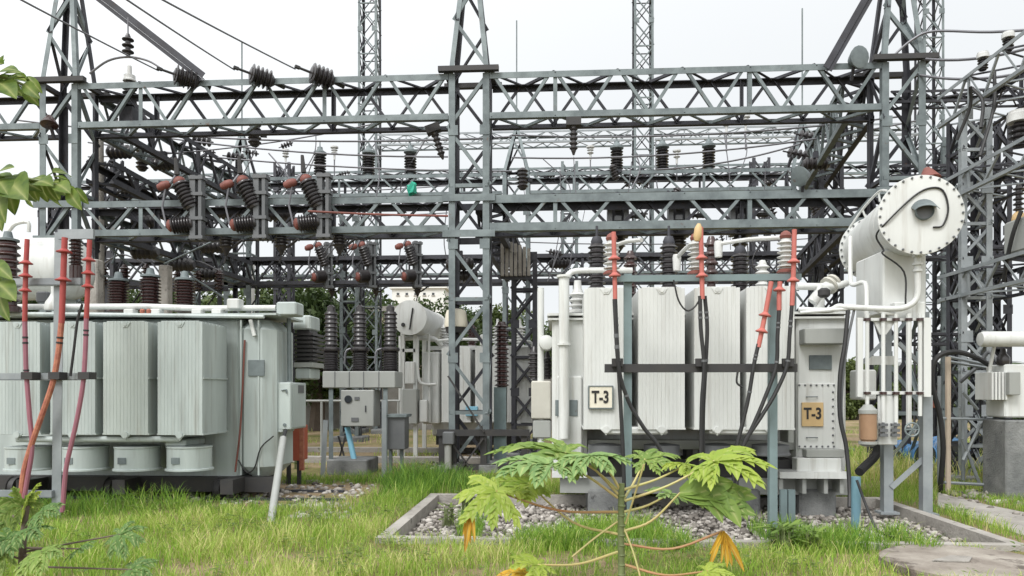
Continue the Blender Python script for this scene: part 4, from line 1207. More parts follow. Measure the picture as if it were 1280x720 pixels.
MB().lathe(P(1085, 515.5, 9.7), (0, 0, 1), [(.115, -.015), (.115, .03), (.08, .06), (.05, .10)], 18).lathe(P(1085, 553, 9.7), (0, 0, 1), [(.06, -.05), (.115, -.02), (.115, .015)], 18).build("breather_cap", M['grey_box'], sib, True)
# legs of the pipe frame and conservator
lg = []
for px, Y, pt in ((1111, 10.0, 556), (1160, 9.9, 494)):
    a = P(px, pt, Y); b_ = V((a.x, a.y, -.02))
    MB().ell(a + V((-.06, 0, 0)), b_ + V((-.06, 0, 0)), (1, 0, 0), (0, 1, 0), .12, .012).box(b_ + V((0, .05, .03)), (.24, .2, .03)).build("leg", M['galv_pale'], T3)
for px, Y in ((1103, 11.3), (1150, 11.3)):
    a = P(px, 390, Y); b_ = V((a.x, a.y, -.02))
    MB().ell(a, b_, (1, 0, 0), (0, -1, 0), .13, .012).build("leg", M['galv_pale'], T3)
br = MB().ell(P(1117, 612, 9.98), P(1158, 575, 9.93), (0, 0, 1), (0, 1, 0), .07, .008)
br.ell(P(1122, 430, 9.95), P(1155, 462, 9.95), (0, 0, 1), (0, 1, 0), .05, .008)
br.ell(P(1080, 455, 9.95), P(1110, 425, 9.95), (0, 0, 1), (0, 1, 0), .05, .008)
br.build("brace", M['galv_pale'], T3)
rect(MB(), 1083, 445, 1118, 456, 11.0, 11.05).build("cross_bar", M['white'], T3)
# relay panel behind the frame
rect(MB(), 1076, 462, 1096, 500, 10.5, 10.9, .02).build("relay_box", M['white'], T3)

def conduit(name, label, pts, r, mat, cat, sub=5, group=None): return cable(name, label, smooth_path(pts, sub), r, M[mat], cat, group, 8)
conduit("flexible_conduit", "black flexible conduit hanging down the right end of the T-3 tank", [P(1060, 388, 9.9), P(1056, 430, 9.85), P(1050, 470, 9.8), P(1050, 520, 9.75), P(1058, 560, 9.7), P(1062, 610, 9.6), P(1062, 634, 9.5)], .028, 'rubber', "conduit")
conduit("flexible_conduit", "second thinner conduit beside the black one on the T-3 tank's corner", [P(1068, 386, 9.9), P(1060, 425, 9.86), P(1054, 470, 9.84), P(1052, 520, 9.8), P(1060, 575, 9.72), P(1064, 630, 9.6)], .018, 'dark_grey', "conduit")
pb = G(1070, 664); MB_ = MB().tube([V((pb.x, pb.y, -.2)), P(1070, 596, pb.y)], .052, 12)
tag(MB_.build("conduit_pipe", M['blue_pipe'], smooth=True), "dull blue plastic pipe standing in the gravel at the end of T-3", "pipe")
conduit("flexible_conduit", "thin black cable leaving the blue pipe and lying on the gravel", [P(1071, 600, 8.55), P(1080, 625, 8.5), P(1090, 650, 8.4), P(1098, 664, 8.3), P(1118, 672, 8.1)], .016, 'rubber', "conduit")
for px, lab in ((979, "left one of two teal steel stubs under the base ledge of T-3"), (989, "right one of two teal steel stubs under the base ledge of T-3")):
    a = P(px, 612, 9.6)
    tag(MB().bar(a, V((a.x, a.y, -.15)), .085, .06, (1, 0, 0)).build("steel_stub", M['teal']), lab, "steel post")
conduit("flexible_conduit", "thick black hose bent under the pipe frame of T-3", [P(1098, 556, 10.2), P(1094, 570, 10.2), P(1080, 584, 10.1), P(1074, 590, 10.0)], .06, 'rubber', "conduit")

# ------------------------------------------------ cable frame in front of T-3
CF = 8.7
cf = thing("cable_frame", G(876, 660), "steel frame carrying black cables in front of the T-3 radiators", "cable support")
for px in (785, 967):
    a = P(px, 342, CF)
    MB().bbox((a.x - .045, CF, -.15), (a.x + .045, CF + .09, a.z)).build("post", M['teal'], cf)
rect(MB(), 772, 342, 1002, 352, CF - .05, CF - .003).build("top_bar", M['teal'], cf)
rect(MB(), 756, 454.5, 997, 465.5, CF - .062, CF - .003).build("cable_rail", M['black'], cf)
cl = MB()
for px in (772, 877, 986): rect(cl, px - 7, 448, px + 7, 458, CF - .12, CF - .06)
cl.build("cable_clamps", M['black'], cf)
def sealing_end(parent, pts, r, mats=('red_faded',), dz=((.45, 1), (.72, 1))):
    pts = smooth_path(pts, 6)
    o = MB().tube(pts, r, 10).build("sealing_end", M[mats[0]], parent, True)
    s = MB()
    for f, k in dz:
        i = int(f * (len(pts) - 2)); d = (pts[i + 1] - pts[i]).normalized()
        s.lathe(pts[i], d, [(r * 1.05, -.035 * k), (r * 1.6 * k, -.018), (r * 2.6 * k, 0), (r * 2.5 * k, .012), (r * 1.05, .018)], 14)
    s.build("rain_shed", M[mats[0]], o, True)
    return o
Yc = CF - .14
def power_cable(label, loc, red, blacks, r=.023, rr=.027, mat='rubber', rmat='red_faded', dz=((.5, 1), (.78, 1)), group="black cables on the frame"):
    t = thing("power_cable", loc, label, "power cable", group)
    if red: sealing_end(t, red, rr, (rmat,), dz)
    for pts in blacks:
        q_ = smooth_path(pts, 6)
        sh_ = MB().tube(q_, r, 8).build("sheath", M[mat], t, True)
        tb_ = MB()
        for k in (3, 4, 11): 
            if k < len(q_) - 1: tb_.tube([q_[k], q_[k].lerp(q_[k + 1], .35)], r * 1.18, 8)
        tb_.build("tape_band", M['rubber' if mat != 'rubber' else 'dark_grey'], sh_, True)
    return t
def c_(px, py, dy=0.0): return P(px, py, Yc + dy)
power_cable("black cable with red sealing end left of the first frame post, forking at the rail", c_(772, 560), [c_(767, 290), c_(768, 330), c_(769, 374)], [[c_(769, 372), c_(771, 420), c_(773, 456), c_(776, 510), c_(779, 570), c_(781, 640)], [c_(768, 374, -.03), c_(773, 456, -.04), c_(785, 500), c_(805, 535), c_(822, 556), c_(838, 590)]])
power_cable("twin black cables with one red sealing end at the middle of the frame", c_(877, 560), [c_(876, 284), c_(877, 330), c_(878, 374)], [[c_(875, 370), c_(876, 410), c_(880, 458), c_(877, 510), c_(876, 600)], [c_(881, 370, .04), c_(884, 410, .04), c_(882, 458, .04), c_(879, 520, .05), c_(879, 600, .05)]])
power_cable("black cable slanting from the red sealing end tied to the second frame post", c_(940, 560), [c_(964, 352), c_(958, 385), c_(953, 410), c_(948, 434)], [[c_(948, 430), c_(942, 458), c_(936, 495), c_(928, 530), c_(921, 560), c_(916, 610)]])
power_cable("black cable with short red end hanging just right of the second frame post", c_(973, 560), [c_(975, 352), c_(974, 368), c_(974, 388)], [[c_(974, 386), c_(972, 420), c_(970, 458), c_(955, 500), c_(940, 535), c_(928, 560), c_(920, 610)]], dz=((.4, 1),))
power_cable("outermost black cable on the right end of the frame with long red sealing end", c_(990, 560), [c_(993, 287), c_(992, 335), c_(990, 382)], [[c_(990, 380), c_(987, 420), c_(984, 456), c_(970, 490), c_(952, 520), c_(934, 548), c_(924, 575), c_(920, 620)]])
conduit("jumper_wire", "thin black loop of wire beside the middle cable on T-3's radiators", [c_(842, 350), c_(848, 375), c_(858, 388), c_(868, 384), c_(876, 372)], .010, 'rubber', "jumper wire", group="jumper wires")
conduit("jumper_wire", "thin black cable end hanging below the rail by the third radiator", [c_(922, 465), c_(921, 478), c_(928, 484)], .012, 'rubber', "jumper wire", group="jumper wires")
ye = MB().lathe(c_(872, 296), (.1, 0, 1), [(.03, -.05), (.05, 0), (.045, .10), (.02, .15)], 10).build("yellow_clamp", M['ochre'], smooth=True)
tag(ye, "ochre yellow clamp on top of the middle red sealing end", "clamp")
def make_arrester():
    t = thing("surge_arrester", (0, 0, 0), "", "surge arrester", "white ribbed arresters on the cable frame")
    MB().lathe((0, 0, 0), (0, 0, 1), [(.06, 0)] + sheds(6, .055, .098, .01, .34) + [(.05, .36)], 16).build("insulator_body", M['grey_porc'], t, True)
    MB().lathe((0, 0, -.04), (0, 0, 1), [(.10, 0), (.10, .02), (.07, .045)], 16).build("base", M['terracotta'], t, True)
    MB().lathe((0, 0, .36), (0, 0, 1), [(.06, 0), (.07, .03), (.05, .07), (.02, .09)], 12).build("terminal_cap", M['terracotta'], t, True)
    return t
ar = make_arrester()
for px, py, lab in ((765, 338, "white ribbed arrester on the frame beside the leftmost red sealing end"), (871, 338, "white ribbed arrester under the ochre yellow clamp"), (984, 336, "white ribbed arrester with red brown cap at the right end of the frame")):
    p = P(px, py, CF); place(ar, (p.x, CF + .06, p.z), lab)

# ------------------------------------------------ pale green transformer on the left
T1 = thing("power_transformer", P(150, 600, 10.6).xy.to_3d(), "pale green power transformer with rust specked radiators on the left", "transformer")
YA = 9.9
tk = rect(MB(), -90, 398, 300, 596, 10.85, 11.8, .04)
tk2 = rect(MB(), 292, 398, 341, 597, 10.75, 11.75, .16)
tko = tk.build("tank", M['mint'], T1)
tk2.build("tank_end", M['mint'], tko)
cv = rect(MB(), -95, 391, 345, 396.5, 10.68, 11.85)
cv.build("cover_flange", M['mint'], T1)
zt, zb_ = P(220, 401, YA).z, P(220, 544, YA).z
for k, (p0, p1) in enumerate(((-6, 50), (63, 119), (129, 185), (197, 253))):
    radiator(T1, P(p0, 400, YA).x, P(p1, 400, YA).x, YA, YA + .78, zb_, zt, M['mint_rusty' if k == 2 else 'mint'])
MB().tube([P(22, 549, YA + .1), P(225, 549, YA + .1)], .045, 10).build("header_pipe", M['mint'], T1, True)
tb = MB().rbox(P(232, 552, YA + .45), (.3, .6, .10), .02).build("header_bracket", M['mint'], T1)
for px in (37, 107, 172, 237):
    p = P(px, 586, 10.25)
    fo = MB().lathe(p, (0, 0, 1), [(.325, -.01), (.325, .012), (.30, .02), (.30, .30), (.31, .31), (.31, .33), (.12, .34)], 28).build("fan_cowl", M['mint'], T1, True)
    q = p + V((-.05, -.302, .14))
    MB().bbox(q + V((-.06, -.006, -.045)), q + V((.06, .012, .045))).build("rating_plate", M['galv'], fo)
wsm = MB()
for px in (300, 322): rect(wsm, px, 400, px + 2, 594, 10.735, 10.76)
wsm.build("weld_stiffener", M['mint'], T1)
rect(MB(), 310, 450, 330, 470, 10.73, 10.76, .003).build("rating_plate", M['galv'], T1)
# top pipework
MB().tube([P(-60, 384, 10.9), P(180, 383, 10.9), P(250, 385.5, 10.9), P(345, 385, 10.9)], .045, 10).build("oil_pipe", M['white'], T1, True)
MB().tube([P(-60, 392, 10.6), P(110, 393, 10.6), P(330, 396, 10.6)], .03, 8).build("oil_pipe", M['mint'], T1, True)
rect(MB(), 345, 377, 370, 394, 10.85, 11.2, .02).build("terminal_box", M['mint'], T1)
rect(MB(), 283, 373, 298, 386, 10.75, 10.95, .015).build("relay_box", M['white'], T1)
vv = MB()
for px in (160, 193, 245, 270): rect(vv, px - 6, 386, px + 6, 396, 10.8, 10.95, .01)
vv.build("valve_blocks", M['white'], T1)
MB().lathe(P(66, 388, 10.7), (0, 0, 1), [(.11, 0), (.12, .03), (.10, .12), (.05, .2), (.025, .26), (.025, .4)], 14).build("breather", M['white'], T1, True)
rect(MB(), 44, 364, 58, 378, 11.0, 11.2, .02).build("relay_box", M['dark_grey'], T1)
lfs = MB()
for px in (178, 186): lfs.lathe(P(px, 392, 10.62), (0, 0, 1), [(.03, 0), (.035, .05), (.02, .07)], 8)
lfs.build("valve_knob", M['orange'], T1)
# brown bushings
for px, pt in ((148, 350), (188, 345), (231, 349), (10, 300)):
    Yb = 11.5 if px > 20 else 10.5
    q = P(px, 390, Yb); h = P(px, pt, Yb).z - q.z
    bu = MB().lathe(q, (0, 0, 1), [(.17, 0), (.17, .08), (.12, .10)] + sheds(8, .115, .165, .12, h - .04) + [(.10, h - .02)], 18).build("bushing", M['brown_porc'], T1, True)
    MB().lathe(q + V((0, 0, h - .02)), (0, 0, 1), [(.15, 0), (.15, .03), (.07, .05), (.05, .14), (.02, .15)], 14).build("terminal_cap", M['galv'], bu, True)
# conservator on the left
a, c = P(-80, 338, 12.2), P(92, 338, 12.2)
co = MB().lathe(a, (1, 0, 0), [(.45, 0), (.53, .05), (.53, c.x - a.x - .08), (.52, c.x - a.x), (.45, c.x - a.x + .10), (.28, c.x - a.x + .18), (.04, c.x - a.x + .21)], 36).build("conservator", M['white'], T1, True)
MB().tube(smooth_path([P(2, 300, 11.6), P(12, 288, 11.6), P(20, 280, 11.6), P(35, 278, 11.6), P(36, 290, 11.6)], 4), .03, 8).build("vent_pipe", M['white'], co, True)
MB().bbox((c.x - 1.5, 12.0, P(50, 392, 12).z), (c.x - 1.35, 12.4, c.z - .4)).build("support_post", M['mint'], co)
MB().bbox((c.x - .25, 12.0, P(50, 392, 12).z), (c.x - .1, 12.4, c.z - .4)).build("support_post", M['mint'], co)
# control box on the end wall
p0, p1 = P(339, 537, 10.95), P(363, 478, 10.95)
cb = MB().rbox(((p0.x + p1.x) / 2, 11.3, (p0.z + p1.z) / 2), (p1.x - p0.x, .7, p1.z - p0.z), .012).build("control_box", M['mint'], T1)
MB().bbox((p1.x + .002, 11.02, p0.z + .03), (p1.x + .012, 11.58, p1.z - .03)).build("door", M['mint'], cb)
MB().bbox((p1.x + .014, 11.25, p1.z - .16), (p1.x + .02, 11.5, p1.z - .04)).build("warning_plate", M['dark_grey'], cb)
hm = MB().tube([P(352, 488, 10.94), P(358, 487, 10.93), P(358, 492, 10.93)], .012, 6).lathe(P(356, 531, 10.95), (0, -1, 0), [(.025, 0), (.025, .02)], 8)
hm.build("handle", M['galv'], cb)
MB().rbox(((p0.x + p1.x) / 2 - .12, 11.2, p0.z - .02), (.3, .5, .05), .01).build("shelf_bracket", M['mint'], cb)
# cable box with ribbed bellows at the far end
cbx = rect(MB(), 366, 394, 388, 412, 11.9, 12.4, .02).build("cable_box", M['mint'], T1)
fb = MB()
for i in range(7): rect(fb, 367, 416 + i * 5.2, 391, 419 + i * 5.2, 11.85, 12.45)
rect(fb, 371, 412, 387, 454, 11.95, 12.35)
fb.build("bellows", M['dark_porc'], cbx)
rect(MB(), 367, 453, 391, 459, 11.86, 12.44).build("flange", M['grey_box'], cbx)
rect(MB(), 369, 460, 388, 474, 11.9, 12.4, .02).build("cable_box", M['mint'], T1)
MB().tube([P(361, 398, 11.2), P(362, 476, 11.2)], .035, 8).build("oil_pipe", M['galv'], T1, True)
cc = MB().tube(smooth_path([P(306, 425, 10.72), P(303, 490, 10.72), P(300, 540, 10.72), P(294, 590, 10.72)], 4), .014, 6)
cc.build("sensor_cable", M['terracotta'], T1, True)
cc = MB().tube(smooth_path([P(298, 575, 10.72), P(308, 590, 10.72), P(318, 585, 10.72), P(326, 560, 10.72), P(342, 545, 10.8)], 4), .010, 6)
cc.build("sensor_cable", M['rubber'], T1, True)
MB().tube([P(313, 400, 10.72), P(318, 420, 10.7)], .03, 8).build("valve_pipe", M['white'], T1, True)
sk = MB()
rect(sk, -60, 597, 345, 612, 10.7, 10.85); rect(sk, -60, 597, 345, 612, 11.6, 11.75)
for px in (20, 140, 275): rect(sk, px, 600, px + 16, 618, 10.3, 11.9)
sk.build("skid_frame", M['black'], T1)
for px in (140, 275, 20):
    for Y in (10.7, 11.6):
        q = P(px, 610, Y); q.z = .16
        MB().lathe(q + V((-.05, 0, 0)), (1, 0, 0), [(.15, 0), (.17, .01), (.15, .02), (.15, .1), (.05, .11)], 18).build("wheel", M['black'], T1, True)
ra = MB()
for Y in (10.7, 11.6): ra.bbox((P(-60, 600, Y).x, Y - .04, -.02), (P(420, 600, Y).x, Y + .04, .02))
for i, Y in enumerate((10.7, 11.6)):
    r_ = MB().bbox((P(-60, 600, Y).x, Y - .03, -.02), (P(430, 600, Y).x, Y + .03, .035)).bbox((P(-60, 600, Y).x, Y - .06, -.02), (P(430, 600, Y).x, Y + .06, .008)).build("rail", M['rustred'] if False else M['galv_dark_shade'])
    tag(r_, ("front" if i == 0 else "rear") + " steel rail in the grass under the pale green transformer", "rail")
# red oxide stand and leaning pole by its end
rs = thing("extinguisher_stand", P(371, 600, 12.6).xy.to_3d(), "rusty red stand behind the pale green transformer's control box", "stand")
rect(MB(), 361, 532, 375, 576, 12.5, 12.9, .01).build("box", M['rustred'], rs)
MB().ell(P(379, 530, 12.5), P(379, 588, 12.5), (-1, 0, 0), (0, 1, 0), .07, .01).build("post", M['orange'], rs)
sf = MB()
for px in (361, 374): sf.bar(P(px, 576, 12.55), V((P(px, 576, 12.55).x, 12.55, -.02)), .06, .06)
sf.build("legs", M['black'], rs)
po_ = MB().tube([V((G(338, 652).x, G(338, 652).y, -.05)), P(354, 548, 10.6)], .05, 10)
tag(po_.build("leaning_pole", M['grey_box'], smooth=True), "pale grey pole leaning against the pale green transformer's end", "pole")
conduit("flexible_conduit", "short black hose from the control box into the leaning pole", [P(357, 538, 10.9), P(355, 545, 10.7), P(354, 552, 10.58)], .03, 'rubber', "conduit")

# cable post with red sealing ends on the left
q = G(70, 648); YL = q.y
cp = thing("cable_frame", q, "pale steel post with cross arms holding red and orange cables, far left", "cable support")
tz = P(88, 290, YL).z
MB().ell(V((q.x - .06, YL, -.05)), V((q.x - .02, YL, tz)), (1, 0, 0), (0, 1, 0), .12, .012).build("post", M['galv_pale'], cp)
xl = P(-60, 470, YL).x
for py, x1 in ((471, P(106, 470, YL).x), (353, P(104, 353, YL).x), (617, P(68, 617, YL).x)):
    z = P(50, py, YL).z
    MB().bbox((xl, YL - .055, z - .04), (x1, YL - .005, z + .045)).bbox((xl, YL - .055, z - .045), (x1, YL + .03, z - .035)).build("cross_arm", M['galv_pale'], cp)
MB().bbox((P(76, 290, YL).x, YL - .06, P(76, 300, YL).z), (P(120, 290, YL).x, YL - .02, P(76, 288, YL).z)).build("top_bracket", M['galv_pale'], cp)
t = thing("post_insulator", P(95, 350, YL), "brown ribbed insulator on the far left post's cross arm between red sealing ends", "post insulator")
p = P(95, 352, YL + .05)
MB().lathe(p, (0, 0, 1), [(.075, 0), (.075, .20), (.06, .21)] + sheds(8, .055, .085, .22, .58) + [(.05, .6)], 16).build("insulator_body", M['brown_porc'], t, True)
def l_(px, py, dy=0.0): return P(px, py, YL - .16 + dy)
power_cable("purple cable with red sealing end nearest the left edge of the picture", l_(32, 600), [l_(34, 299), l_(32, 345), l_(31, 402)], [[l_(31, 400), l_(32, 440), l_(33, 468), l_(37, 520), l_(40, 560), l_(34, 600), l_(27, 640)]], .028, .03, 'purple', 'red', ((.45, 1), (.62, 1), (.8, .9)), "coloured cables on the far left post")
power_cable("orange taped cable with red sealing end in front of the far left post", l_(78, 600), [l_(81, 297), l_(79, 350), l_(77, 404)], [[l_(77, 402), l_(73, 440), l_(66, 478), l_(52, 520), l_(38, 560), l_(29, 595), l_(25, 640)]], .034, .036, 'orange', 'red', ((.22, 1), (.6, 1)), "coloured cables on the far left post")
power_cable("purple cable with red sealing end right of the far left post", l_(100, 600), [l_(112, 300), l_(110, 350), l_(108, 398)], [[l_(108, 396), l_(107, 430), l_(104, 478), l_(96, 525), l_(88, 560), l_(82, 590), l_(78, 640)]], .028, .03, 'purple', 'red', ((.35, 1), (.52, 1), (.68, .9)), "coloured cables on the far left post")
cb_ = MB()
for px in (33, 67, 104): rect(cb_, px - 7, 465, px + 7, 474, YL - .21, YL - .056)
cb_.build("cable_clamps", M['black'], cp)
conduit("flexible_conduit", "thin black cable running down beside the far left post", [l_(103, 380, .05), l_(97, 400, .05), l_(92, 440, .05), l_(88, 470, .05)], .016, 'rubber', "conduit")

# ================================================================== MIDDLE GROUND
CB = thing("circuit_breaker", P(452, 590, 14.2).xy.to_3d(), "grey outdoor circuit breaker with three dark poles over a control cabinet", "circuit breaker")
rect(MB(), 403, 464, 494, 485, 14.1, 14.8, .015).build("mechanism_box", M['grey_box'], CB)
sm_ = MB()
for px in (418, 436, 454, 473): rect(sm_, px, 464.5, px + .8, 484.5, 14.09, 14.11)
sm_.build("box_seams", M['dark_grey'], CB)
for px in (411, 479):
    for Y in (14.15, 14.7):
        a = P(px, 485, Y)
        MB().ell(a, V((a.x, Y, -.02)), (1, 0, 0), (0, 1, 0), .085, .01).build("leg", M['galv' if Y < 14.5 else 'galv_dark_shade'], CB)
cbn = rect(MB(), 426, 487.5, 467, 533, 14.05, 14.6, .015).build("cabinet", M['grey_box'], CB)
wn = MB().lathe(P(435.5, 499, 14.05), (0, -1, 0), [(.075, 0), (.075, .02), (.06, .022)], 20)
wn.build("window", M['glass'], cbn)
rect(MB(), 443, 496, 449, 500, 14.035, 14.06).build("name_plate", M['dark_grey'], cbn)
rect(MB(), 439, 522, 448, 527, 14.035, 14.06).build("vent", M['dark_grey'], cbn)
MB().tube([P(457, 507, 14.04), P(457, 515, 14.04)], .012, 6).build("handle", M['galv_dark_shade'], cbn)
for px in (414, 450, 488):
    q = P(px, 464, 14.45); h1 = P(px, 439, 14.45).z - q.z; h2 = P(px, 415, 14.45).z - q.z
    pl_ = MB().lathe(q, (0, 0, 1), [(.17, 0)] + sheds(8, .13, .165, .02, h1) + [(.12, h1)], 16).build("pole", M['dark_porc'], CB, True)
    MB().lathe(q + V((0, 0, h1)), (0, 0, 1), [(.18, 0), (.19, .03), (.18, .07), (.12, .08)] + sheds(8, .11, .14, .09, h2) + [(.08, h2), (.08, h2 + .1), (.03, h2 + .14)], 16).build("upper_pole", M['dark_porc'], pl_, True)
    MB().tube(smooth_path([q + V((0, 0, h1 + .04)), q + V((-.25, -.05, h1 + .02)), q + V((-.3, -.05, h1 - .25))], 4), .02, 6).build("terminal_lead", M['wire'], pl_, True)
bx = rect(MB(), 408, 575, 459, 596, 14.0, 14.9, .02)
tag(bx.build("concrete_plinth", M['concrete_dark']), "dark stained concrete plinth under the circuit breaker's left legs", "plinth")
a = P(437, 540, 14.3); b_ = P(443, 576, 14.3)
tag(MB().tube([P(434, 534, 14.35), b_], .055, 10).build("conduit_pipe", M['light_blue'], smooth=True), "bright light blue plastic pipe slanting below the circuit breaker cabinet", "pipe")
MK = thing("marshalling_box", P(496, 588, 13.9).xy.to_3d(), "dark grey steel box on two legs right of the circuit breaker", "cabinet")
rect(MB(), 484, 520, 506, 562, 13.85, 14.25, .012).build("box", M['dark_grey'], MK)
rect(MB(), 483, 518, 508, 521.5, 13.8, 14.3).build("lid", M['galv'], MK)
for px in (488, 502):
    a = P(px, 562, 14.0); MB().bbox((a.x - .03, 13.98, -.02), (a.x + .03, 14.06, a.z)).build("leg", M['galv'], MK)
for px, Y, lab in ((477, 13.7, "pale steel post just left of the dark grey steel box"), (404, 13.6, "pale leaning steel post at the left of the circuit breaker")):
    a = P(px, 500 if px > 450 else 525, Y)
    tag(MB().ell(a, V((a.x - (.0 if px > 450 else .06), Y, -.05)), (1, 0, 0), (0, 1, 0), .09, .01).build("steel_post", M['galv_pale']), lab, "steel post")
xx = MB()
for (p0, p1) in (((423, 545), (432, 577)), ((432, 545), (423, 577))): xx.bar(P(*p0, 14.9), P(*p1, 14.9), .04, .03)
tag(xx.build("cross_brace", M['black']), "small black crossed braces behind the light blue pipe", "brace")

# the far white transformer seen through the middle column
T2 = thing("power_transformer", P(590, 560, 18.8).xy.to_3d(), "white transformer with a round end drum seen through the middle lattice column", "transformer")
rect(MB(), 540, 438, 662, 545, 18.6, 20.2, .04).build("tank", M['white'], T2)
rect(MB(), 536, 432, 666, 437.5, 18.5, 20.3).build("cover_flange", M['white'], T2)
zt, zb_ = P(600, 434, 17.9).z, P(600, 528, 17.9).z
for p0, p1 in ((552, 588), (594, 628), (634, 664)):
    radiator(T2, P(p0, 400, 17.9).x, P(p1, 400, 17.9).x, 17.9, 18.5, zb_, zt, M['white'], pitch=.06)
c0, c1 = P(512, 397, 17.6), P(541, 405, 20.2); c1.z = c0.z
ax = c1 - c0; L = ax.length
dr_ = MB().lathe(c0, ax, [(.05, -.06), (.28, -.03), (.42, .0), (.42, .04), (.385, .05), (.385, L - .05), (.41, L - .05), (.41, L), (.2, L + .1), (.02, L + .12)], 32).build("conservator", M['white'], T2, True)
MB().tube([P(516, 385, 17.52), P(512, 412, 17.52)], .02, 6).lathe(P(504, 406, 17.55), (0, -1, 0), [(.05, 0), (.05, .02)], 10).build("gauge_cable", M['rubber'], dr_, True)
sp_ = MB()
for px, Y in ((503, 18.0), (519, 18.0), (530, 19.4)):
    a = P(px, 412, Y); sp_.bbox((a.x - .05, Y, 0), (a.x + .05, Y + .1, a.z))
sp_.bbox((P(503, 470, 18).x, 18.0, P(503, 440, 18).z), (P(519, 470, 18).x, 18.05, P(503, 436, 18).z))
sp_.build("conservator_support", M['white'], T2)
rect(MB(), 503, 486, 521, 530, 17.8, 18.2, .015).build("control_box", M['grey_box'], T2)
rect(MB(), 528, 440, 549, 530, 18.2, 18.9, .03).build("cooling_box", M['white'], T2)
for px in (556, 590, 622, 650):
    q = P(px, 432, 19.3)
    MB().lathe(q, (0, 0, 1), [(.12, 0)] + sheds(6, .08, .14, .05, .5) + [(.04, .55), (.03, .7)], 12).build("bushing", M['grey_porc' if px != 590 else 'brown_porc'], T2, True)
MB().tube(smooth_path([P(505, 423, 18.2), P(540, 423, 18.3), P(552, 432, 18.4)], 4), .06, 8).build("oil_pipe", M['white'], T2, True)
rect(MB(), 545, 545, 660, 556, 18.6, 20).build("skid_frame", M['black'], T2)
for px in (560, 640):
    rect(MB(), px, 556, px + 12, 574, 18.7, 20).build("wheel", M['black'], T2)
rect(MB(), 582, 508, 597, 520, 17.8, 17.88, .01).build("name_plate", M['light_blue'], T2)

for p_ in ([(522, 420, 18.0), (523, 470, 18.0), (530, 480, 18.0), (545, 480, 18.0)], [(536, 418, 18.1), (537, 528, 18.1)], [(547, 426, 18.2), (575, 424, 18.3), (640, 426, 18.3)], [(500, 420, 17.8), (500, 540, 17.8)], [(655, 425, 18.2), (668, 440, 18.2), (668, 540, 18.2)]):
    MB().tube(smooth_path([P(*q_) for q_ in p_], 4) if len(p_) > 2 else [P(*q_) for q_ in p_], .035, 8).build("oil_pipe", M['white'], T2, True)
for px0, px1, y0_, y1_ in ((506, 518, 452, 480), (524, 534, 500, 528), (600, 612, 418, 432)):
    rect(MB(), px0, y0_, px1, y1_, 17.9, 18.2, .02).build("relay_box", M['white'], T2)
# things standing inside the middle column
t = thing("hooded_instrument", P(570, 585, 15.6).xy.to_3d(), "beige dome hooded unit on a dark base inside the middle lattice column", "instrument")
q = P(570, 408, 15.2)
MB().lathe(q, (0, 0, 1), [(.235, -.02), (.245, .02), (.215, .26), (.19, .33), (.10, .36), (.02, .365)], 22).build("hood", M['cream'], t, True)
MB().lathe(q + V((0, 0, -.14)), (0, 0, 1), [(.20, 0), (.22, .12)], 18).build("base", M['black'], t, True)
MB().tube([q + V((0, 0, -.14)), V((q.x, q.y, 0))], .06, 8).build("post", M['galv_dark_shade'], t, True)
bf = thing("base_frame", (cxm, YF + .3, 0), "dark steel base frame crossing the foot of the middle column", "steel frame")
for py, Y in ((545, 14.6), (545, 15.65), (588, 14.6)):
    b = MB(); a, c = P(546, py, Y), P(662, py, Y)
    b.ell(a, c, (0, 0, 1), (0, 1, 0), .13, .015); b.build("rail", M['black'], bf)
for px in (552, 566, 604, 655):
    a = P(px, 545, 14.62); MB().bbox((a.x - .06, 14.64, -.02), (a.x + .06, 14.76, a.z)).build("leg", M['black'], bf)
b = MB()
for (p0, p1) in (((560, 548), (590, 588)), ((604, 548), (575, 588)), ((560, 470), (605, 540))): b.bar(P(*p0, 14.58), P(*p1, 14.58), .07, .03)
b.build("brace", M['black'], bf)
mb = MB(); rect(mb, 553, 540, 567, 556, 14.4, 14.6, .02); mb.build("gearbox", M['dark_grey'], bf)
MB().tube([P(560, 556, 14.5), P(560, 586, 14.5)], .07, 10).build("drive_pipe", M['grey_box'], bf, True)
a = P(625, 484, 15.75)
tag(MB().bbox((a.x - .13, 15.7, -.05), (a.x + .13, 15.9, a.z)).build("steel_post", M['teal']), "broad teal steel post behind the foot of the middle column", "steel post")
a = P(633, 400, 15.8)
t = thing("post_insulator", (a.x, 15.8, 0), "dark tall insulator stack on the broad teal post in the middle", "post insulator")
MB().lathe(V((a.x - .1, 15.8, P(625, 484, 15.75).z)), (0, 0, 1), sheds(14, .10, .16, 0, 1.35) + [(.08, 1.4)], 14).build("insulator_body", M['brown_porc'], t, True)
# fence-like rail behind the breaker
t = thing("pipe_railing", P(440, 508, 17).xy.to_3d(), "thin pale pipe railing in front of the far boundary wall", "railing")
MB().tube([P(370, 501, 17), P(500, 501, 17)], .03, 6).build("rail", M['grey_box'], t)
for px in (372, 402, 498):
    a = P(px, 501, 17); MB().tube([a, V((a.x, 17, 0))], .03, 6).build("post", M['grey_box'], t)
# concrete poles behind the left transformer
for px, top, Y, lab in ((119, 325, 14.0, "pale concrete post behind the brown bushings, nearest the red sealing ends"), (207, 332, 16.0, "pale concrete post among the steel behind the brown bushings"), (313, 328, 24.0, "slim white pole in front of the dark trees")):
    a = P(px, top, Y)
    tag(MB().rbox((a.x, Y, a.z / 2), (.22, .22, a.z), .02).build("concrete_post", M['concrete' if Y < 20 else 'plaster_white']), lab, "post")
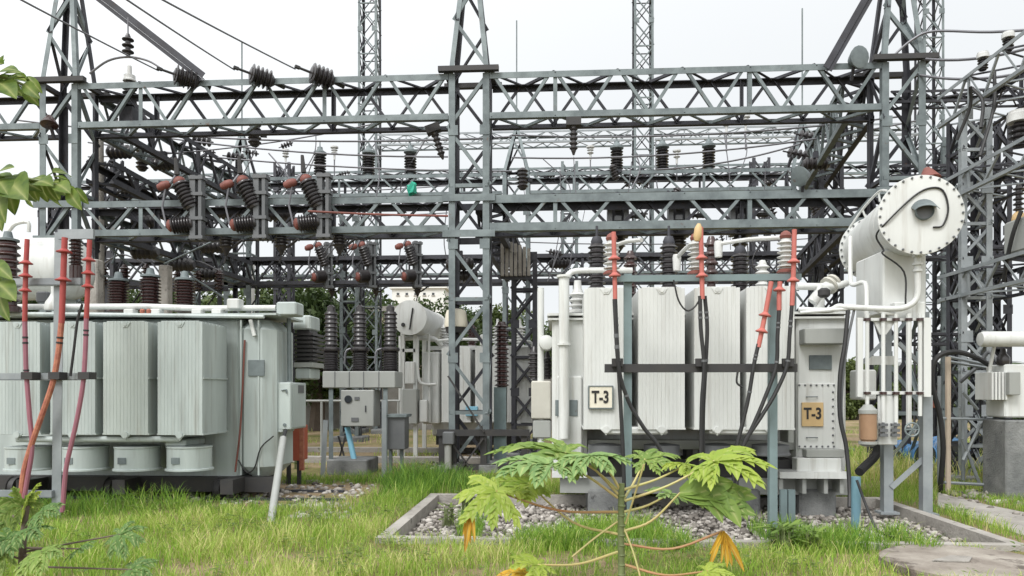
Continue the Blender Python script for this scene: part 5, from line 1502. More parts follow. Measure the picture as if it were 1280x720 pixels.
# support frames below the left tie girder (dark clutter behind the left transformer)
for px, Y, lab in ((156, 17.5, "dark switch support stand behind the leftmost brown bushing"), (248, 18.5, "dark switch support stand behind the rightmost brown bushing")):
    x = P(px, 400, Y).x
    t = thing("switch_stand", (x, Y, 0), lab, "switch stand")
    for dx in (-.5, .5): MB().ell(V((x + dx, Y, 0)), V((x + dx, Y, 4.2)), (1, 0, 0), (0, 1, 0), .12, .012).build("leg", M['galv_dark_shade'], t)
    b = MB()
    for z in (2.9, 4.2): b.ell(V((x - .8, Y - .02, z)), V((x + .8, Y - .02, z)), (0, 0, 1), (0, 1, 0), .12, .012)
    b.bar(V((x - .5, Y + .05, 2.9)), V((x + .5, Y + .05, 4.2)), .07, .01); b.bar(V((x + .5, Y + .07, 2.9)), V((x - .5, Y + .07, 4.2)), .07, .01)
    b.build("cross_arm", M['galv_dark_shade'], t)
    for dx in (-.55, 0, .55):
        ins = MB().lathe(V((x + dx, Y, 4.22)), (0, 0, 1), sheds(5, .07, .13, 0, .45) + [(.05, .5)], 12).build("insulator", M['brown_porc'], t, True)
    MB().tube(smooth_path([V((x - .55, Y, 4.75)), V((x, Y - .1, 4.95)), V((x + .55, Y, 4.72))], 5), .02, 6).build("blade", M['wire'], t)
a0, a1 = P(120, 300, 16.5), P(185, 352, 17.5)
t = thing("linkage", a0, "tangle of pale operating rods beside the far left post", "linkage")
b = MB()
for (p0, p1) in (((122, 290), (160, 332)), ((126, 300), (180, 345)), ((140, 330), (150, 300)), ((130, 345), (175, 352)), ((240, 346), (280, 372)), ((205, 330), (270, 300))): b.tube([P(*p0, 15.9), P(*p1, 16.2)], .022, 6)
b.build("rods", M['galv'], t)

# ================================================================== RIGHT SIDE
XB = P(1201, 400, 13.2).x
lattice_column("lattice_column", "pale lattice column at the right edge, left of the concrete pillar", XB + .27, 13.2, .52, .5, 6.4, panel=.62, leg=.10, brace=.05, group="gantry columns", mats=('galv_pale', 'galv_dark_shade'), cap=False, xface=True)
lattice_column("lattice_column", "thin dark lattice column just behind the conservator's lower right", P(1190, 400, 16.5).x, 16.5, .4, .4, 7.0, panel=.6, leg=.08, brace=.045, group="gantry columns", mats=('galv', 'galv_dark_shade'), cap=False, xface=True)
lattice_column("lattice_column", "far lattice column seen right of the concrete pillar's wires", P(1247, 400, 16.5).x, 16.5, .6, .5, 7.6, panel=.8, leg=.10, brace=.05, group="gantry columns", mats=('galv_dark_shade', 'galv_dark_shade'), cap=False, xface=True)
for z0, z1, lab in ((6.42, 7.0, "highest of the three girders coming forward at the right edge"), (5.0, 5.42, "middle girder coming forward at the right edge carrying white topped insulators"), (3.24, 3.72, "lowest girder coming forward at the right edge carrying grey boxes")):
    truss_beam("truss_beam", lab, (XB, 14.0), (XB, 10.2), z0, z1, .95, (1, 0), pitch=.9, chord=.06, brace=.036, mats=('galv_pale', 'galv_dark_shade'), group="gantry girders", verticals=2)
for z0, z1, lab in ((4.3, 4.55, "thin dark girder crossing the picture's right edge above the lowest one"), (2.55, 2.8, "thin dark girder crossing the picture's right edge above the small transformer"), (7.45, 7.7, "thin dark girder crossing the picture's right edge at the top"), (5.95, 6.2, "thin dark girder crossing the picture's right edge behind the white topped insulators")):
    truss_beam("truss_beam", lab, (XB - .2, 15.4), (XB + 4.5, 15.4), z0, z1, .4, (0, 1), pitch=.6, chord=.05, brace=.03, mats=('galv_dark_shade', 'galv_dark_shade'), group="gantry girders", verticals=0)
def make_cap_post():
    t = thing("post_insulator", (0, 0, 0), "", "post insulator", "white topped insulators at the right edge")
    MB().lathe((0, 0, 0), (0, 0, 1), [(.10, 0)] + sheds(4, .08, .15, .02, .36) + [(.07, .38)], 14).build("insulator_body", M['dark_porc'], t, True)
    MB().lathe((0, 0, .38), (0, 0, 1), [(.17, 0), (.17, .12), (.15, .14), (.15, .17), (.02, .18)], 14).build("terminal_cap", M['grey_porc'], t, True)
    return t
cpst = make_cap_post()
for x, y, z, lab, sc in ((XB + .25, 12.0, 5.43, "white topped dark insulator on the middle right girder, nearer the column", 1), (XB + .25, 11.2, 5.43, "white topped dark insulator on the middle right girder, nearer the edge", 1), (XB + .2, 12.2, 7.01, "small insulator on the highest right girder, nearer the edge", .55), (XB + .2, 12.9, 7.01, "small insulator on the highest right girder, nearer the column", .55)):
    place(cpst, (x, y, z), lab, (0, 0, 0), sc)
def make_ct():
    t = thing("current_transformer", (0, 0, 0), "", "instrument transformer", "grey boxes on the lowest right girder")
    MB().rbox((0, 0, .28), (.34, .62, .52), .03).build("tank", M['grey_box'], t)
    for y in (-.2, .2):
        MB().lathe((0, y, .54), (0, 0, 1), [(.09, 0), (.10, .03), (.08, .12), (.04, .16)], 12).build("bushing", M['ochre'], t, True)
        MB().lathe((0, y, .70), (0, 0, 1), sheds(5, .04, .08, 0, .40) + [(.03, .42)], 12).build("insulator", M['dark_porc'], t, True)
    MB().tube(smooth_path([(-.2, -.2, .62), (-.26, -.1, .3), (-.24, .1, -.1), (-.2, .25, -.4)], 4), .03, 6).build("lead", M['rubber'], t, True)
    return t
ct = make_ct()
for y, lab in ((11.9, "grey instrument box with tan bushings on the lowest right girder, nearer the column"), (10.9, "grey instrument box with tan bushings on the lowest right girder, second from the column"), (9.9, "grey instrument box at the picture's right edge on the lowest girder")):
    place(ct, (XB + .3, y, 3.74), lab)
for k, (p0, p1, lab) in enumerate((((1196, 175), (1213, 108), "dark drooping lead at the left end of the highest right girder"), ((1215, 110), (1226, 160), "dark lead curving down behind the highest right girder"), ((1243, 90), (1225, 195), "thin lead hanging from the highest right girder's insulator"))):
    a, b_ = P(*p0, 12.6), P(*p1, 12.3)
    conduit("jumper_wire", lab, [a, a.lerp(b_, .5) + V((.1, 0, .1)), b_], .028, 'rubber', "jumper wire", group="jumper wires")
# pillar with small station transformer
a = P(1258, 620, 11.4)
PIL = MB().rbox((a.x + .75, 11.72, .58), (1.5, .62, 1.2), .02).build("concrete_pillar", M['concrete_dark'])
tag(PIL, "stained concrete pillar at the right edge carrying a small white transformer", "pillar")
ST = thing("station_transformer", (a.x + .4, 11.7, 1.18), "small white transformer with finned radiator on the concrete pillar", "transformer")
rect(MB(), 1256, 455, 1330, 522, 11.5, 12.0, .02).build("tank", M['white'], ST)
for i in range(5): rect(MB(), 1240 + i * 4.3, 465, 1242.4 + i * 4.3, 500, 11.45, 11.9, .005).build("fin", M['white'], ST)
rect(MB(), 1262, 465, 1276, 494, 11.36, 11.49, .01).build("radiator", M['grey_box'], ST)
q = P(1226, 424, 11.4)
MB().lathe(q, (1, 0, 0), [(.03, -.02), (.10, -.01), (.115, .03), (.115, 1.3), (.05, 1.33)], 20).build("conservator", M['white'], ST, True)
MB().tube([q + V((.22, .05, -.1)), q + V((.22, .2, -.55))], .025, 6).build("support_pipe", M['white'], ST, True)
q = P(1254, 452, 11.6)
MB().lathe(q, (0, 0, 1), [(.08, -.05), (.09, 0), (.09, .06), (.05, .12), (.03, .2)], 12).build("bushing", M['dark_porc'], ST, True)
# pipe rack
PR = thing("pipe_rack", P(1186, 610, 12.0).xy.to_3d(), "tan pipe rack with rails beside the concrete pillar", "rack")
a = P(1185, 446, 12.0)
MB().tube([a, V((a.x, 12.0, -.03))], .042, 8).build("post", M['wood_pole'], PR, True)
for px, Y, pt in ((1174, 12.6, 470), (1204, 12.6, 480)):
    a = P(px, pt, Y); MB().tube([a, V((a.x, Y, -.03))], .03, 6).build("post", M['galv_pale'], PR, True)
for (p0, p1, Y) in (((1178, 523), (1262, 525), 12.0), ((1180, 603), (1234, 606), 12.0), ((1186, 446), (1262, 462), 12.0), ((1186, 452), (1258, 464), 12.1), ((1204, 490), (1222, 512), 12.3), ((1204, 575), (1226, 530), 12.3), ((1203, 548), (1224, 604), 12.3)):
    MB().tube([P(*p0, Y), P(*p1, Y)], .026, 6).build("rail", M['galv_pale'], PR, True)
conduit("flexible_conduit", "thick black cable arching over the tan pipe rack", [P(1240, 458, 11.9), P(1218, 446, 11.8), P(1195, 440, 11.8), P(1175, 444, 11.8), P(1166, 458, 11.8), P(1166, 485, 11.8), P(1175, 520, 11.8), P(1179, 560, 11.8), P(1176, 602, 11.9), P(1175, 615, 12.0)], .04, 'rubber', "conduit")
conduit("flexible_conduit", "grey green cable sagging from the pipe rack to the small transformer", [P(1200, 478, 12.3), P(1222, 458, 12.2), P(1236, 440, 12.1), P(1250, 455, 11.9)], .03, 'dark_grey', "conduit")
ob = rect(MB(), 1162, 488, 1171, 510, 11.95, 12.1, .01).build("junction_box", M['orange'])
tag(ob, "small orange box by the black cable arch", "junction box")

# blue plastic drums lying beyond the weeds
def make_drum():
    t = thing("plastic_drum", (0, 0, 0), "", "drum", "blue drums lying beyond the weeds")
    MB().lathe((0, -.45, .30), (0, 1, 0), [(.25, .03), (.26, 0), (.30, .01), (.30, .04), (.285, .06), (.30, .28), (.31, .30), (.30, .32), (.30, .58), (.31, .60), (.30, .62), (.285, .84), (.30, .86), (.30, .9), (.02, .91)], 26).build("body", M['car_blue'], t, True)
    MB().lathe((0, -.445, .30), (0, 1, 0), [(.248, .0), (.248, .03)], 22).build("dark_open_end", M['glass'], t)  # dark disc paints the shade inside the drum's open end
    return t
dm = make_drum()
for px, Y, rz, z, lab in ((1141, 15.6, R(8), .06, "blue drum lying just left of the tan pipe rack, seen under the valve wheel"), (1184, 15.9, R(-6), .06, "blue drum lying behind the tan pipe rack")):
    p = P(px, 560, Y); dm.scale = (.9, .9, .9)
    MB().bbox((p.x - .4, Y - .5, -.02), (p.x + .4, Y + .5, z)).build("timber_bed", M['wood_pole'], place(dm, (p.x, Y, z), lab, (0, 0, rz)))
# round concrete cover at the lower right
q = G(1210, 712)
mc = thing("manhole", q, "round weathered concrete cover in the grass at the lower right corner", "manhole")
MB().lathe(V((q.x, q.y, -.1)), (0, 0, 1), [(.72, 0), (.72, .17), (.69, .185), (.02, .19)], 40).build("rim", M['brown_concrete'], mc)
MB().prism([P(1165, 718, q.y - .1).xy.to_3d() + V((0, 0, .092)), P(1210, 716, q.y - .1).xy.to_3d() + V((.0, -.02, .092)), P(1217, 709, q.y + .05).xy.to_3d() + V((0, .02, .092)), P(1190, 707, q.y + .1).xy.to_3d() + V((0, .02, .092))], (0, 0, .012)).build("slab_piece", M['concrete'], mc)

# ================================================================== FAR SETTING
w_ = MB().bbox((-30, 31, -.1), (P(700, 500, 31).x, 31.25, 2.2)).build("boundary_wall", M['brickwall'])
tag(w_, "grey boundary wall running behind the circuit breaker", "wall")
def building(label, name, px0, px1, ptop, Y, depth, mat, wins):
    a, c = P(px0, ptop, Y), P(px1, ptop, Y)
    t = thing(name, ((a.x + c.x) / 2, Y, 0), label, "building")
    MB().bbox((a.x, Y, -.1), (c.x, Y + depth, a.z)).build("wall", M[mat], t)
    MB().bbox((a.x - .3, Y - .3, a.z + .003), (c.x + .3, Y + depth + .3, a.z + .25)).build("roof", M['concrete' if mat != 'plaster_white' else 'plaster_white'], t)
    for (u0, u1, v0, v1) in wins:
        p, q = P(u0, v1, Y), P(u1, v0, Y)
        wi = MB().bbox((p.x, Y - .05, p.z), (q.x, Y + .05, q.z)).build("window", M['glass'], t)
        MB().bbox((p.x - .08, Y - .09, p.z - .14), (q.x + .08, Y - .002, p.z - .003)).build("sill", M['concrete'], wi)
building("cream plastered building behind the circuit breaker's poles", "house", 466, 505, 390, 36, 6, 'plaster', [(470, 476, 398, 412), (486, 492, 398, 412), (470, 476, 430, 446), (486, 492, 430, 446)])
building("far white block with small square windows left of the middle column", "apartment_building", 490, 556, 361, 95, 12, 'plaster_white', [(496 + i * 11, 499 + i * 11, 366 + j * 8, 369 + j * 8) for i in range(5) for j in range(1)])
def crown_mesh(name, seed, n_clump, n_leaf, mat, leaf=.22):
    """foliage: leaf-sized quads in uneven clumps, unit crown about radius 1"""
    r = np.random.default_rng(seed)
    cl = r.normal(0, 1, (n_clump, 3)); cl /= np.linalg.norm(cl, axis=1)[:, None]
    cl *= r.uniform(.25, .95, (n_clump, 1)) ** .6
    cl[:, 2] *= .85
    rad = r.uniform(.18, .42, n_clump)
    k = r.integers(0, n_clump, n_leaf)
    off = r.normal(0, 1, (n_leaf, 3)); off /= np.linalg.norm(off, axis=1)[:, None]
    pos = cl[k] + off * (rad[k] * r.uniform(.5, 1.05, n_leaf))[:, None]
    a = r.normal(0, 1, (n_leaf, 3)); a[:, 2] -= .4; a /= np.linalg.norm(a, axis=1)[:, None]
    b = np.cross(a, r.normal(0, 1, (n_leaf, 3))); b /= np.linalg.norm(b, axis=1)[:, None]
    s = (leaf * r.uniform(.6, 1.3, n_leaf))[:, None]
    vs = np.stack([pos, pos + a * s * .5 + b * s * .28, pos + a * s, pos + a * s * .5 - b * s * .28], 1).reshape(-1, 3)
    fs = np.arange(n_leaf * 4)
    me = bpy.data.meshes.new(name)
    me.vertices.add(len(vs)); me.vertices.foreach_set('co', vs.ravel())
    me.loops.add(len(fs)); me.loops.foreach_set('vertex_index', fs)
    me.polygons.add(n_leaf); me.polygons.foreach_set('loop_start', np.arange(0, len(fs), 4))
    me.update(); me.validate()
    me.materials.append(mat)
    return me
CROWNS = [crown_mesh("crown", 11, 44, 12000, M['crown'], .10), crown_mesh("crown", 12, 40, 12000, M['crown2'], .10), crown_mesh("crown", 13, 50, 12000, M['crown'], .09)]
def tree(label, x, y, h, rad, kind, trunk=.35):
    t = thing("broadleaf_tree", (x, y, 0), label, "tree", "trees beyond the yard")
    zc = h - rad * .95
    b = MB().tube(smooth_path([(x, y, -.1), (x + .1, y, zc * .5), (x - .05, y, zc), (x + .1, y, zc + rad * .5)], 3), [trunk * (1 - .07 * i) for i in range(10)], 8)
    for k in range(6):
        an = k * 1.05 + h; b.tube([(x, y, zc * .75 + k * .1), (x + math.cos(an) * rad * .6, y + math.sin(an) * rad * .6, zc + rad * (.1 + .07 * k))], [trunk * .35, trunk * .1], 6)
    b.build("trunk", M['bark'], t, True)
    o = bpy.data.objects.new("crown", CROWNS[kind]); COL.objects.link(o); o.parent = t
    o.location = (0, 0, zc); o.scale = (rad * 1.1, rad * 1.1, rad); o.rotation_euler = (0, 0, h * 3 + x)
for px, py, Y, rad, kind, lab in (
        (430, 372, 32.8, 2.2, 2, "dark full tree behind the circuit breaker's left pole"),
        (395, 392, 30, 2.0, 0, "low dark tree right beside the pale green transformer's bellows"),
        (455, 400, 33.5, 1.7, 2, "low dark tree behind the circuit breaker's middle pole"),
        (545, 392, 34, 2.2, 0, "dark tree just right of the far round end drum"),
        (600, 396, 35, 2.3, 2, "dark low tree behind the beige dome hooded unit"),
        (405, 352, 33, 3.0, 0, "dense dark tree just right of the pale green transformer"),
        (368, 346, 36, 3.3, 1, "yellowish green tree behind the pale green transformer's right end"),
        (330, 358, 34, 3.0, 2, "dark tree behind the slim white pole"),
        (288, 366, 35, 3.0, 1, "tree behind the far left lattice column"),
        (240, 356, 38, 2.8, 0, "dark tree behind the rightmost brown bushing"),
        (185, 352, 37, 2.8, 2, "dark tree behind the middle brown bushing"),
        (130, 350, 38, 3.0, 1, "tree behind the purple cable and the left post"),
        (60, 356, 36, 3.0, 0, "dark tree behind the left conservator"),
        (-10, 350, 37, 3.2, 2, "tree at the left edge behind the hanging leaves"),
        (442, 366, 42, 3.0, 0, "tree between the first slender mast and the cream building"),
        (478, 372, 62, 3.2, 0, "far tree behind the cream building"),
        (512, 380, 60, 2.4, 2, "far tree top above the round end drum"),
        (548, 374, 55, 2.8, 0, "far dark tree left of the middle column"),
        (590, 378, 58, 3.0, 2, "far dark tree seen through the middle column"),
        (632, 382, 56, 2.8, 1, "far tree seen right of the middle column"),
        (668, 400, 54, 2.4, 0, "far low tree left of the white oil pipe of T-3"),
        (1068, 448, 44, 1.9, 1, "low tree glimpsed between the pipe frame and the T-3 tank"),
        (1110, 452, 46, 2.0, 2, "low tree glimpsed through the pipe frame"),
        (1150, 462, 48, 2.1, 0, "low dark tree behind the black cable arch"),
        (1200, 470, 47, 1.9, 1, "low tree behind the pale right lattice column"),
        (1246, 468, 45, 1.9, 2, "low tree behind the concrete pillar")):
    p = P(px, py, Y)
    tree(lab, p.x, Y, p.z, rad, kind)
o = bpy.data.objects.new("treeline", crown_mesh("treeline", 31, 240, 26000, M['crown'], .05)); COL.objects.link(o)
o.location = (0, 120, 2.5); o.scale = (130, 6, 4.5); o['kind'] = 'stuff'
tag(o, "far low line of trees along the horizon", "trees")

# ================================================================== PLANTS
LOBE2_R = np.array([0, .12, .28, .45, .62, .78, .9, 1.0])
LOBE2_W = np.array([.16, .17, .19, .19, .16, .11, .055, .0])
def strip(b, base, d, n, L_, droop, ws, rs, wk, fold, rnd, wob):
    """one leaf blade as a folded, drooping strip; returns its midrib as a function"""
    sd = d.cross(n).normalized()
    def mid(r): return base + d * (r * L_) + n * (math.sin(r * 3.1) * wob * L_) - V((0, 0, 1)) * (droop * L_ * r * r)
    vs, fs = [], []
    for w0, r in zip(ws, rs):
        c = mid(r); w_ = w0 * L_ * wk * rnd.uniform(.88, 1.12); up = n * (fold * w_)
        vs += [c - sd * w_ + up, c - sd * w_ * .5 + up * .3, c, c + sd * w_ * .5 + up * .3, c + sd * w_ + up]
    for i in range(len(rs) - 1):
        for k in range(4): fs.append((i * 5 + k, i * 5 + k + 1, i * 5 + k + 6, i * 5 + k + 5))
    b.add(vs, fs)
    return mid
MAIN_R = np.array([0, .12, .25, .40, .55, .70, .84, .93, 1.0])
MAIN_W = np.array([.05, .105, .115, .105, .10, .09, .07, .04, .0])
def palmate(b, J, fwd, nrm, size, droop, rnd, spread=1.0, lens=None, thin=1.15, fold=.25, sides=True):
    """deeply cut papaya leaf: seven blades, each with pointed side lobes"""
    J = V(J); f = V(fwd).normalized(); n = V(nrm); n = (n - f * n.dot(f)).normalized(); s = f.cross(n)
    angs = [-132, -88, -45, 0, 45, 88, 132]
    lens = lens or [.62, .82, .95, 1.0, .95, .82, .62]
    for a, l in zip(angs, lens):
        a = R(a * spread + rnd.uniform(-7, 7)); l = l * size * rnd.uniform(.86, 1.1)
        d = f * math.cos(a) + s * math.sin(a); dr = droop * rnd.uniform(.7, 1.35)
        n2 = (n + s * rnd.uniform(-.25, .25) + f * rnd.uniform(-.15, .15)).normalized(); n2 = (n2 - d * n2.dot(d)).normalized()
        mid = strip(b, J, d, n2, l, dr, MAIN_W, MAIN_R, thin, fold, rnd, .05)
        if not sides: continue
        sd = d.cross(n2).normalized()
        for r0, k in ((.30, .24), (.47, .33), (.64, .27), (.80, .16)):
            for sg_ in (-1, 1):
                rr = r0 + rnd.uniform(-.04, .04)
                tan = (mid(min(1, rr + .05)) - mid(rr - .05)).normalized()
                d2 = (tan * rnd.uniform(.75, .95) + sd * sg_ * .72 + n2 * .08).normalized()
                n3 = (n2 - d2 * n2.dot(d2)).normalized()
                strip(b, mid(rr - .03) , d2, n3, l * k * rnd.uniform(.75, 1.2), dr * 1.6, LOBE2_W, LOBE2_R, thin * 1.25, fold, rnd, .06)
    return b

rnd = random.Random(5)
YP = 5.3
PAP = thing("papaya_plant", (P(777, 720, YP).x, YP, 0), "young papaya plant with ragged green and yellow leaves in front of the T-3 pit", "plant")
sx = P(777, 720, YP).x
stem_pts = [V((sx + .01, YP, -.05)), V((sx, YP, .28)), V((P(776, 660, YP).x, YP, P(776, 660, YP).z)), V((P(777, 604, YP).x, YP, P(777, 604, YP).z))]
sb_ = MB().tube(smooth_path(stem_pts, 5), [.028 - .0004 * i for i in range(16)], 10)
for k in range(9):
    z = .3 + k * .07; sb_.lathe((sx + .0, YP, z), (0, 0, 1), [(.026, -.008), (.0295, 0), (.026, .008)], 10)
sb_.build("trunk", M['stem'], PAP, True)
def pap_leaf(parent, stem_px, Jp, dY, fwd, nrm, size, droop, mat, pet='petiole', Y0=YP, label=None, bend=.05, pr=.0085, **k):
    s0 = P(stem_px[0], stem_px[1], Y0); J = P(Jp[0], Jp[1], Y0 + dY)
    mid = s0.lerp(J, .5) + V((0, 0, bend))
    MB().tube(smooth_path([s0, mid, J], 5), [pr * 1.25 - pr * .05 * i for i in range(11)], 7).build("petiole", M[pet], parent, True)
    return palmate(MB(), J, fwd, nrm, size, droop, rnd, **k).build("leaf", M[mat], parent, True, label=label, rib=True)
pap_leaf(PAP, (773, 618), (706, 566), .25, (-1, -.20, .02), (0, -.24, 1), .62, .10, 'papaya')
pap_leaf(PAP, (775, 612), (738, 570), -.1, (.45, -.8, -.05), (.1, -.30, 1), .38, .22, 'papaya_blue')
pap_leaf(PAP, (772, 622), (684, 580), -.2, (-.8, -.6, -.02), (0, -.25, 1), .42, .14, 'papaya_blue')
pap_leaf(PAP, (779, 625), (806, 574), .5, (.9, .25, .12), (0, -.4, 1), .30, .12, 'papaya', bend=-.02)
pap_leaf(PAP, (780, 612), (858, 581), .25, (-.2, -.9, .0), (.1, -.45, 1), .27, .25, 'papaya_lime', bend=-.02)
pap_leaf(PAP, (781, 626), (893, 576), -.1, (1, -.25, .08), (.1, -.38, 1), .42, .22, 'papaya_lime', bend=-.03)
pap_leaf(PAP, (780, 664), (850, 616), -.1, (1, -.2, .05), (.0, -1.0, .7), .50, .20, 'papaya', 'petiole', bend=-.06, spread=.07, thin=1.3, fold=.3)
pap_leaf(PAP, (780, 640), (838, 617), .1, (-.6, -.7, .0), (0, -.5, 1), .20, .10, 'papaya_blue', bend=-.02)
pap_leaf(PAP, (774, 668), (660, 604), .2, (-1, -.05, .08), (0, -.32, 1), .38, .10, 'papaya_lime', bend=-.10)
pap_leaf(PAP, (773, 640), (620, 614), -.2, (-.5, -.4, -.35), (-.1, -1, .8), .34, .24, 'papaya_lime', 'petiole_red', bend=-.06)
pap_leaf(PAP, (772, 690), (672, 706), -.3, (-.9, -.5, .05), (0, -.4, 1), .22, .12, 'papaya_lime', bend=-.04)
MB().tube(smooth_path([P(780, 680, YP), P(840, 686, YP), P(903, 664, YP - .1)], 5), .009, 7).build("petiole", M['petiole_red'], PAP, True)
d_ = P(903, 664, YP - .1)
palmate(MB(), d_, (.05, -.15, -1), (0, -1, -.1), .29, .05, rnd, spread=.24, thin=.62, fold=.9, lens=[.75, 1, .85, .95, .8, 1, .7], sides=False).build("leaf", M['dead_leaf'], PAP, True, rib=True, label="withered orange yellow leaf hanging straight down")
d_ = P(588, 632, YP - .3)
palmate(MB(), d_, (-.1, -.15, -1), (0, -1, -.1), .30, .02, rnd, spread=.10, thin=.55, fold=.6, sides=False).build("leaf", M['dead_leaf'], PAP, True, rib=True, label="yellow folded leaf hanging at the left of the papaya")
palmate(MB(), P(655, 716, YP - .3), (-.6, -.6, -.1), (0, -.6, 1), .20, .3, rnd).build("leaf", M['dead_leaf'], PAP, True, rib=True)
pap_leaf(PAP, (781, 706), (885, 714), -.35, (.9, -.4, .05), (0, -.5, 1), .20, .2, 'papaya_lime', 'petiole_red', bend=-.05)
for a, c, mt in (((772, 612), (722, 574), 'petiole'), ((782, 655), (805, 580), 'petiole'), ((780, 660), (800, 720), 'petiole'), ((772, 652), (715, 696), 'petiole')):
    MB().tube(smooth_path([P(*a, YP), P(*a, YP).lerp(P(*c, YP), .5) + V((0, -.05, .02)), P(*c, YP - .1)], 4), .007, 6).build("petiole", M[mt], PAP, True)

# small papaya at the lower left
YS = 3.7
PA2 = thing("papaya_plant", (P(28, 720, YS).x, YS, 0), "small dark papaya sapling in the lower left corner", "plant")
MB().tube(smooth_path([V((P(28, 720, YS).x, YS, 0)), P(28, 700, YS), P(30, 660, YS), P(34, 632, YS)], 4), [.022 - .0008 * i for i in range(13)], 8).build("trunk", M['bark'], PA2, True)
for (st_, J, dY, fw, size, mt) in (((32, 650), (40, 628), .05, (.3, -.4, .5), .17, 'papaya_lime'), ((32, 655), (52, 640), -.1, (.8, -.4, .1), .15, 'papaya_dark'), ((30, 660), (12, 640), .1, (-.6, -.4, .4), .17, 'papaya'), ((31, 668), (38, 662), -.2, (.2, -.9, -.1), .15, 'papaya_dark'), ((30, 672), (10, 672), -.1, (-.6, -.6, -.1), .17, 'papaya_dark'),
                               ((30, 690), (150, 668), 0, (1, -.1, .02), .15, 'papaya_dark'), ((29, 708), (165, 712), -.1, (1, -.3, .1), .16, 'papaya_dark'), ((30, 695), (52, 690), -.3, (.5, -.7, -.2), .16, 'papaya'), ((29, 700), (5, 692), -.1, (-.7, -.5, 0), .16, 'papaya'), ((30, 685), (100, 686), -.1, (.6, -.7, .1), .11, 'papaya_dark'), ((30, 650), (28, 632), 0, (-.2, -.3, .9), .15, 'papaya')):
    pap_leaf(PA2, st_, J, dY, fw, (0, -.7, .8), size, .25, mt, 'bark', YS, bend=.0, pr=.005)

# leafy branches reaching in from the left
YL2 = 2.7
SAP = thing("broadleaf_sapling", (P(-120, 400, YL2).x, YL2, 0), "broad leaved sapling reaching into the picture at the upper left", "plant")
xt = P(-120, 400, YL2).x
MB().tube(smooth_path([(xt, YL2, -.05), (xt - .02, YL2, 1.0), (xt + .03, YL2, 2.0), (xt, YL2, 2.9)], 4), [.03 - .0015 * i for i in range(13)], 8).build("trunk", M['bark'], SAP, True)
BR = []
for pts in (((-118, 150), (-50, 100), (0, 96), (34, 108)), ((-118, 300), (-60, 240), (0, 222), (60, 228), (92, 240)), ((-118, 420), (-60, 360), (-5, 350), (12, 372))):
    BR += smooth_path([P(x, y, YL2) for x, y in pts], 8)
    MB().tube(smooth_path([P(x, y, YL2) for x, y in pts], 4), .006, 6).build("branch", M['stem'], SAP, True)
def ovate(base, tip, Yb, Yt, wd, cup=.25, face=(0, -1, .35)):
    b = MB(); a, c = P(*base, Yb), P(*tip, Yt); d = c - a; L_ = d.length; d.normalize()
    n = V(face); n = (n - d * n.dot(d)).normalized(); s = d.cross(n)
    rs = [0, .08, .2, .35, .5, .65, .8, .92, 1]; ws = [.04, .42, .78, .98, 1, .84, .55, .25, 0]
    vs, fs = [], []
    for r, w0 in zip(rs, ws):
        p = a + d * L_ * r + n * math.sin(r * 3.1) * .12 * L_
        w1 = w0 * wd * L_ * .5
        vs += [p - s * w1 + n * cup * w1, p - s * w1 * .5 + n * cup * .2 * w1, p - n * .02 * w1, p + s * w1 * .5 + n * cup * .2 * w1, p + s * w1 + n * cup * w1]
    for i in range(len(rs) - 1):
        for k in range(4): fs.append((i * 5 + k, i * 5 + k + 1, i * 5 + k + 6, i * 5 + k + 5))
    near = min(BR, key=lambda q: (q - a).length)
    if (near - a).length > .004: b.tube([near, near.lerp(a, .5) - V((0, 0, .004)), a + d * .004], .0022, 5)
    return b.add(vs, fs) if False else b.add(vs, fs)
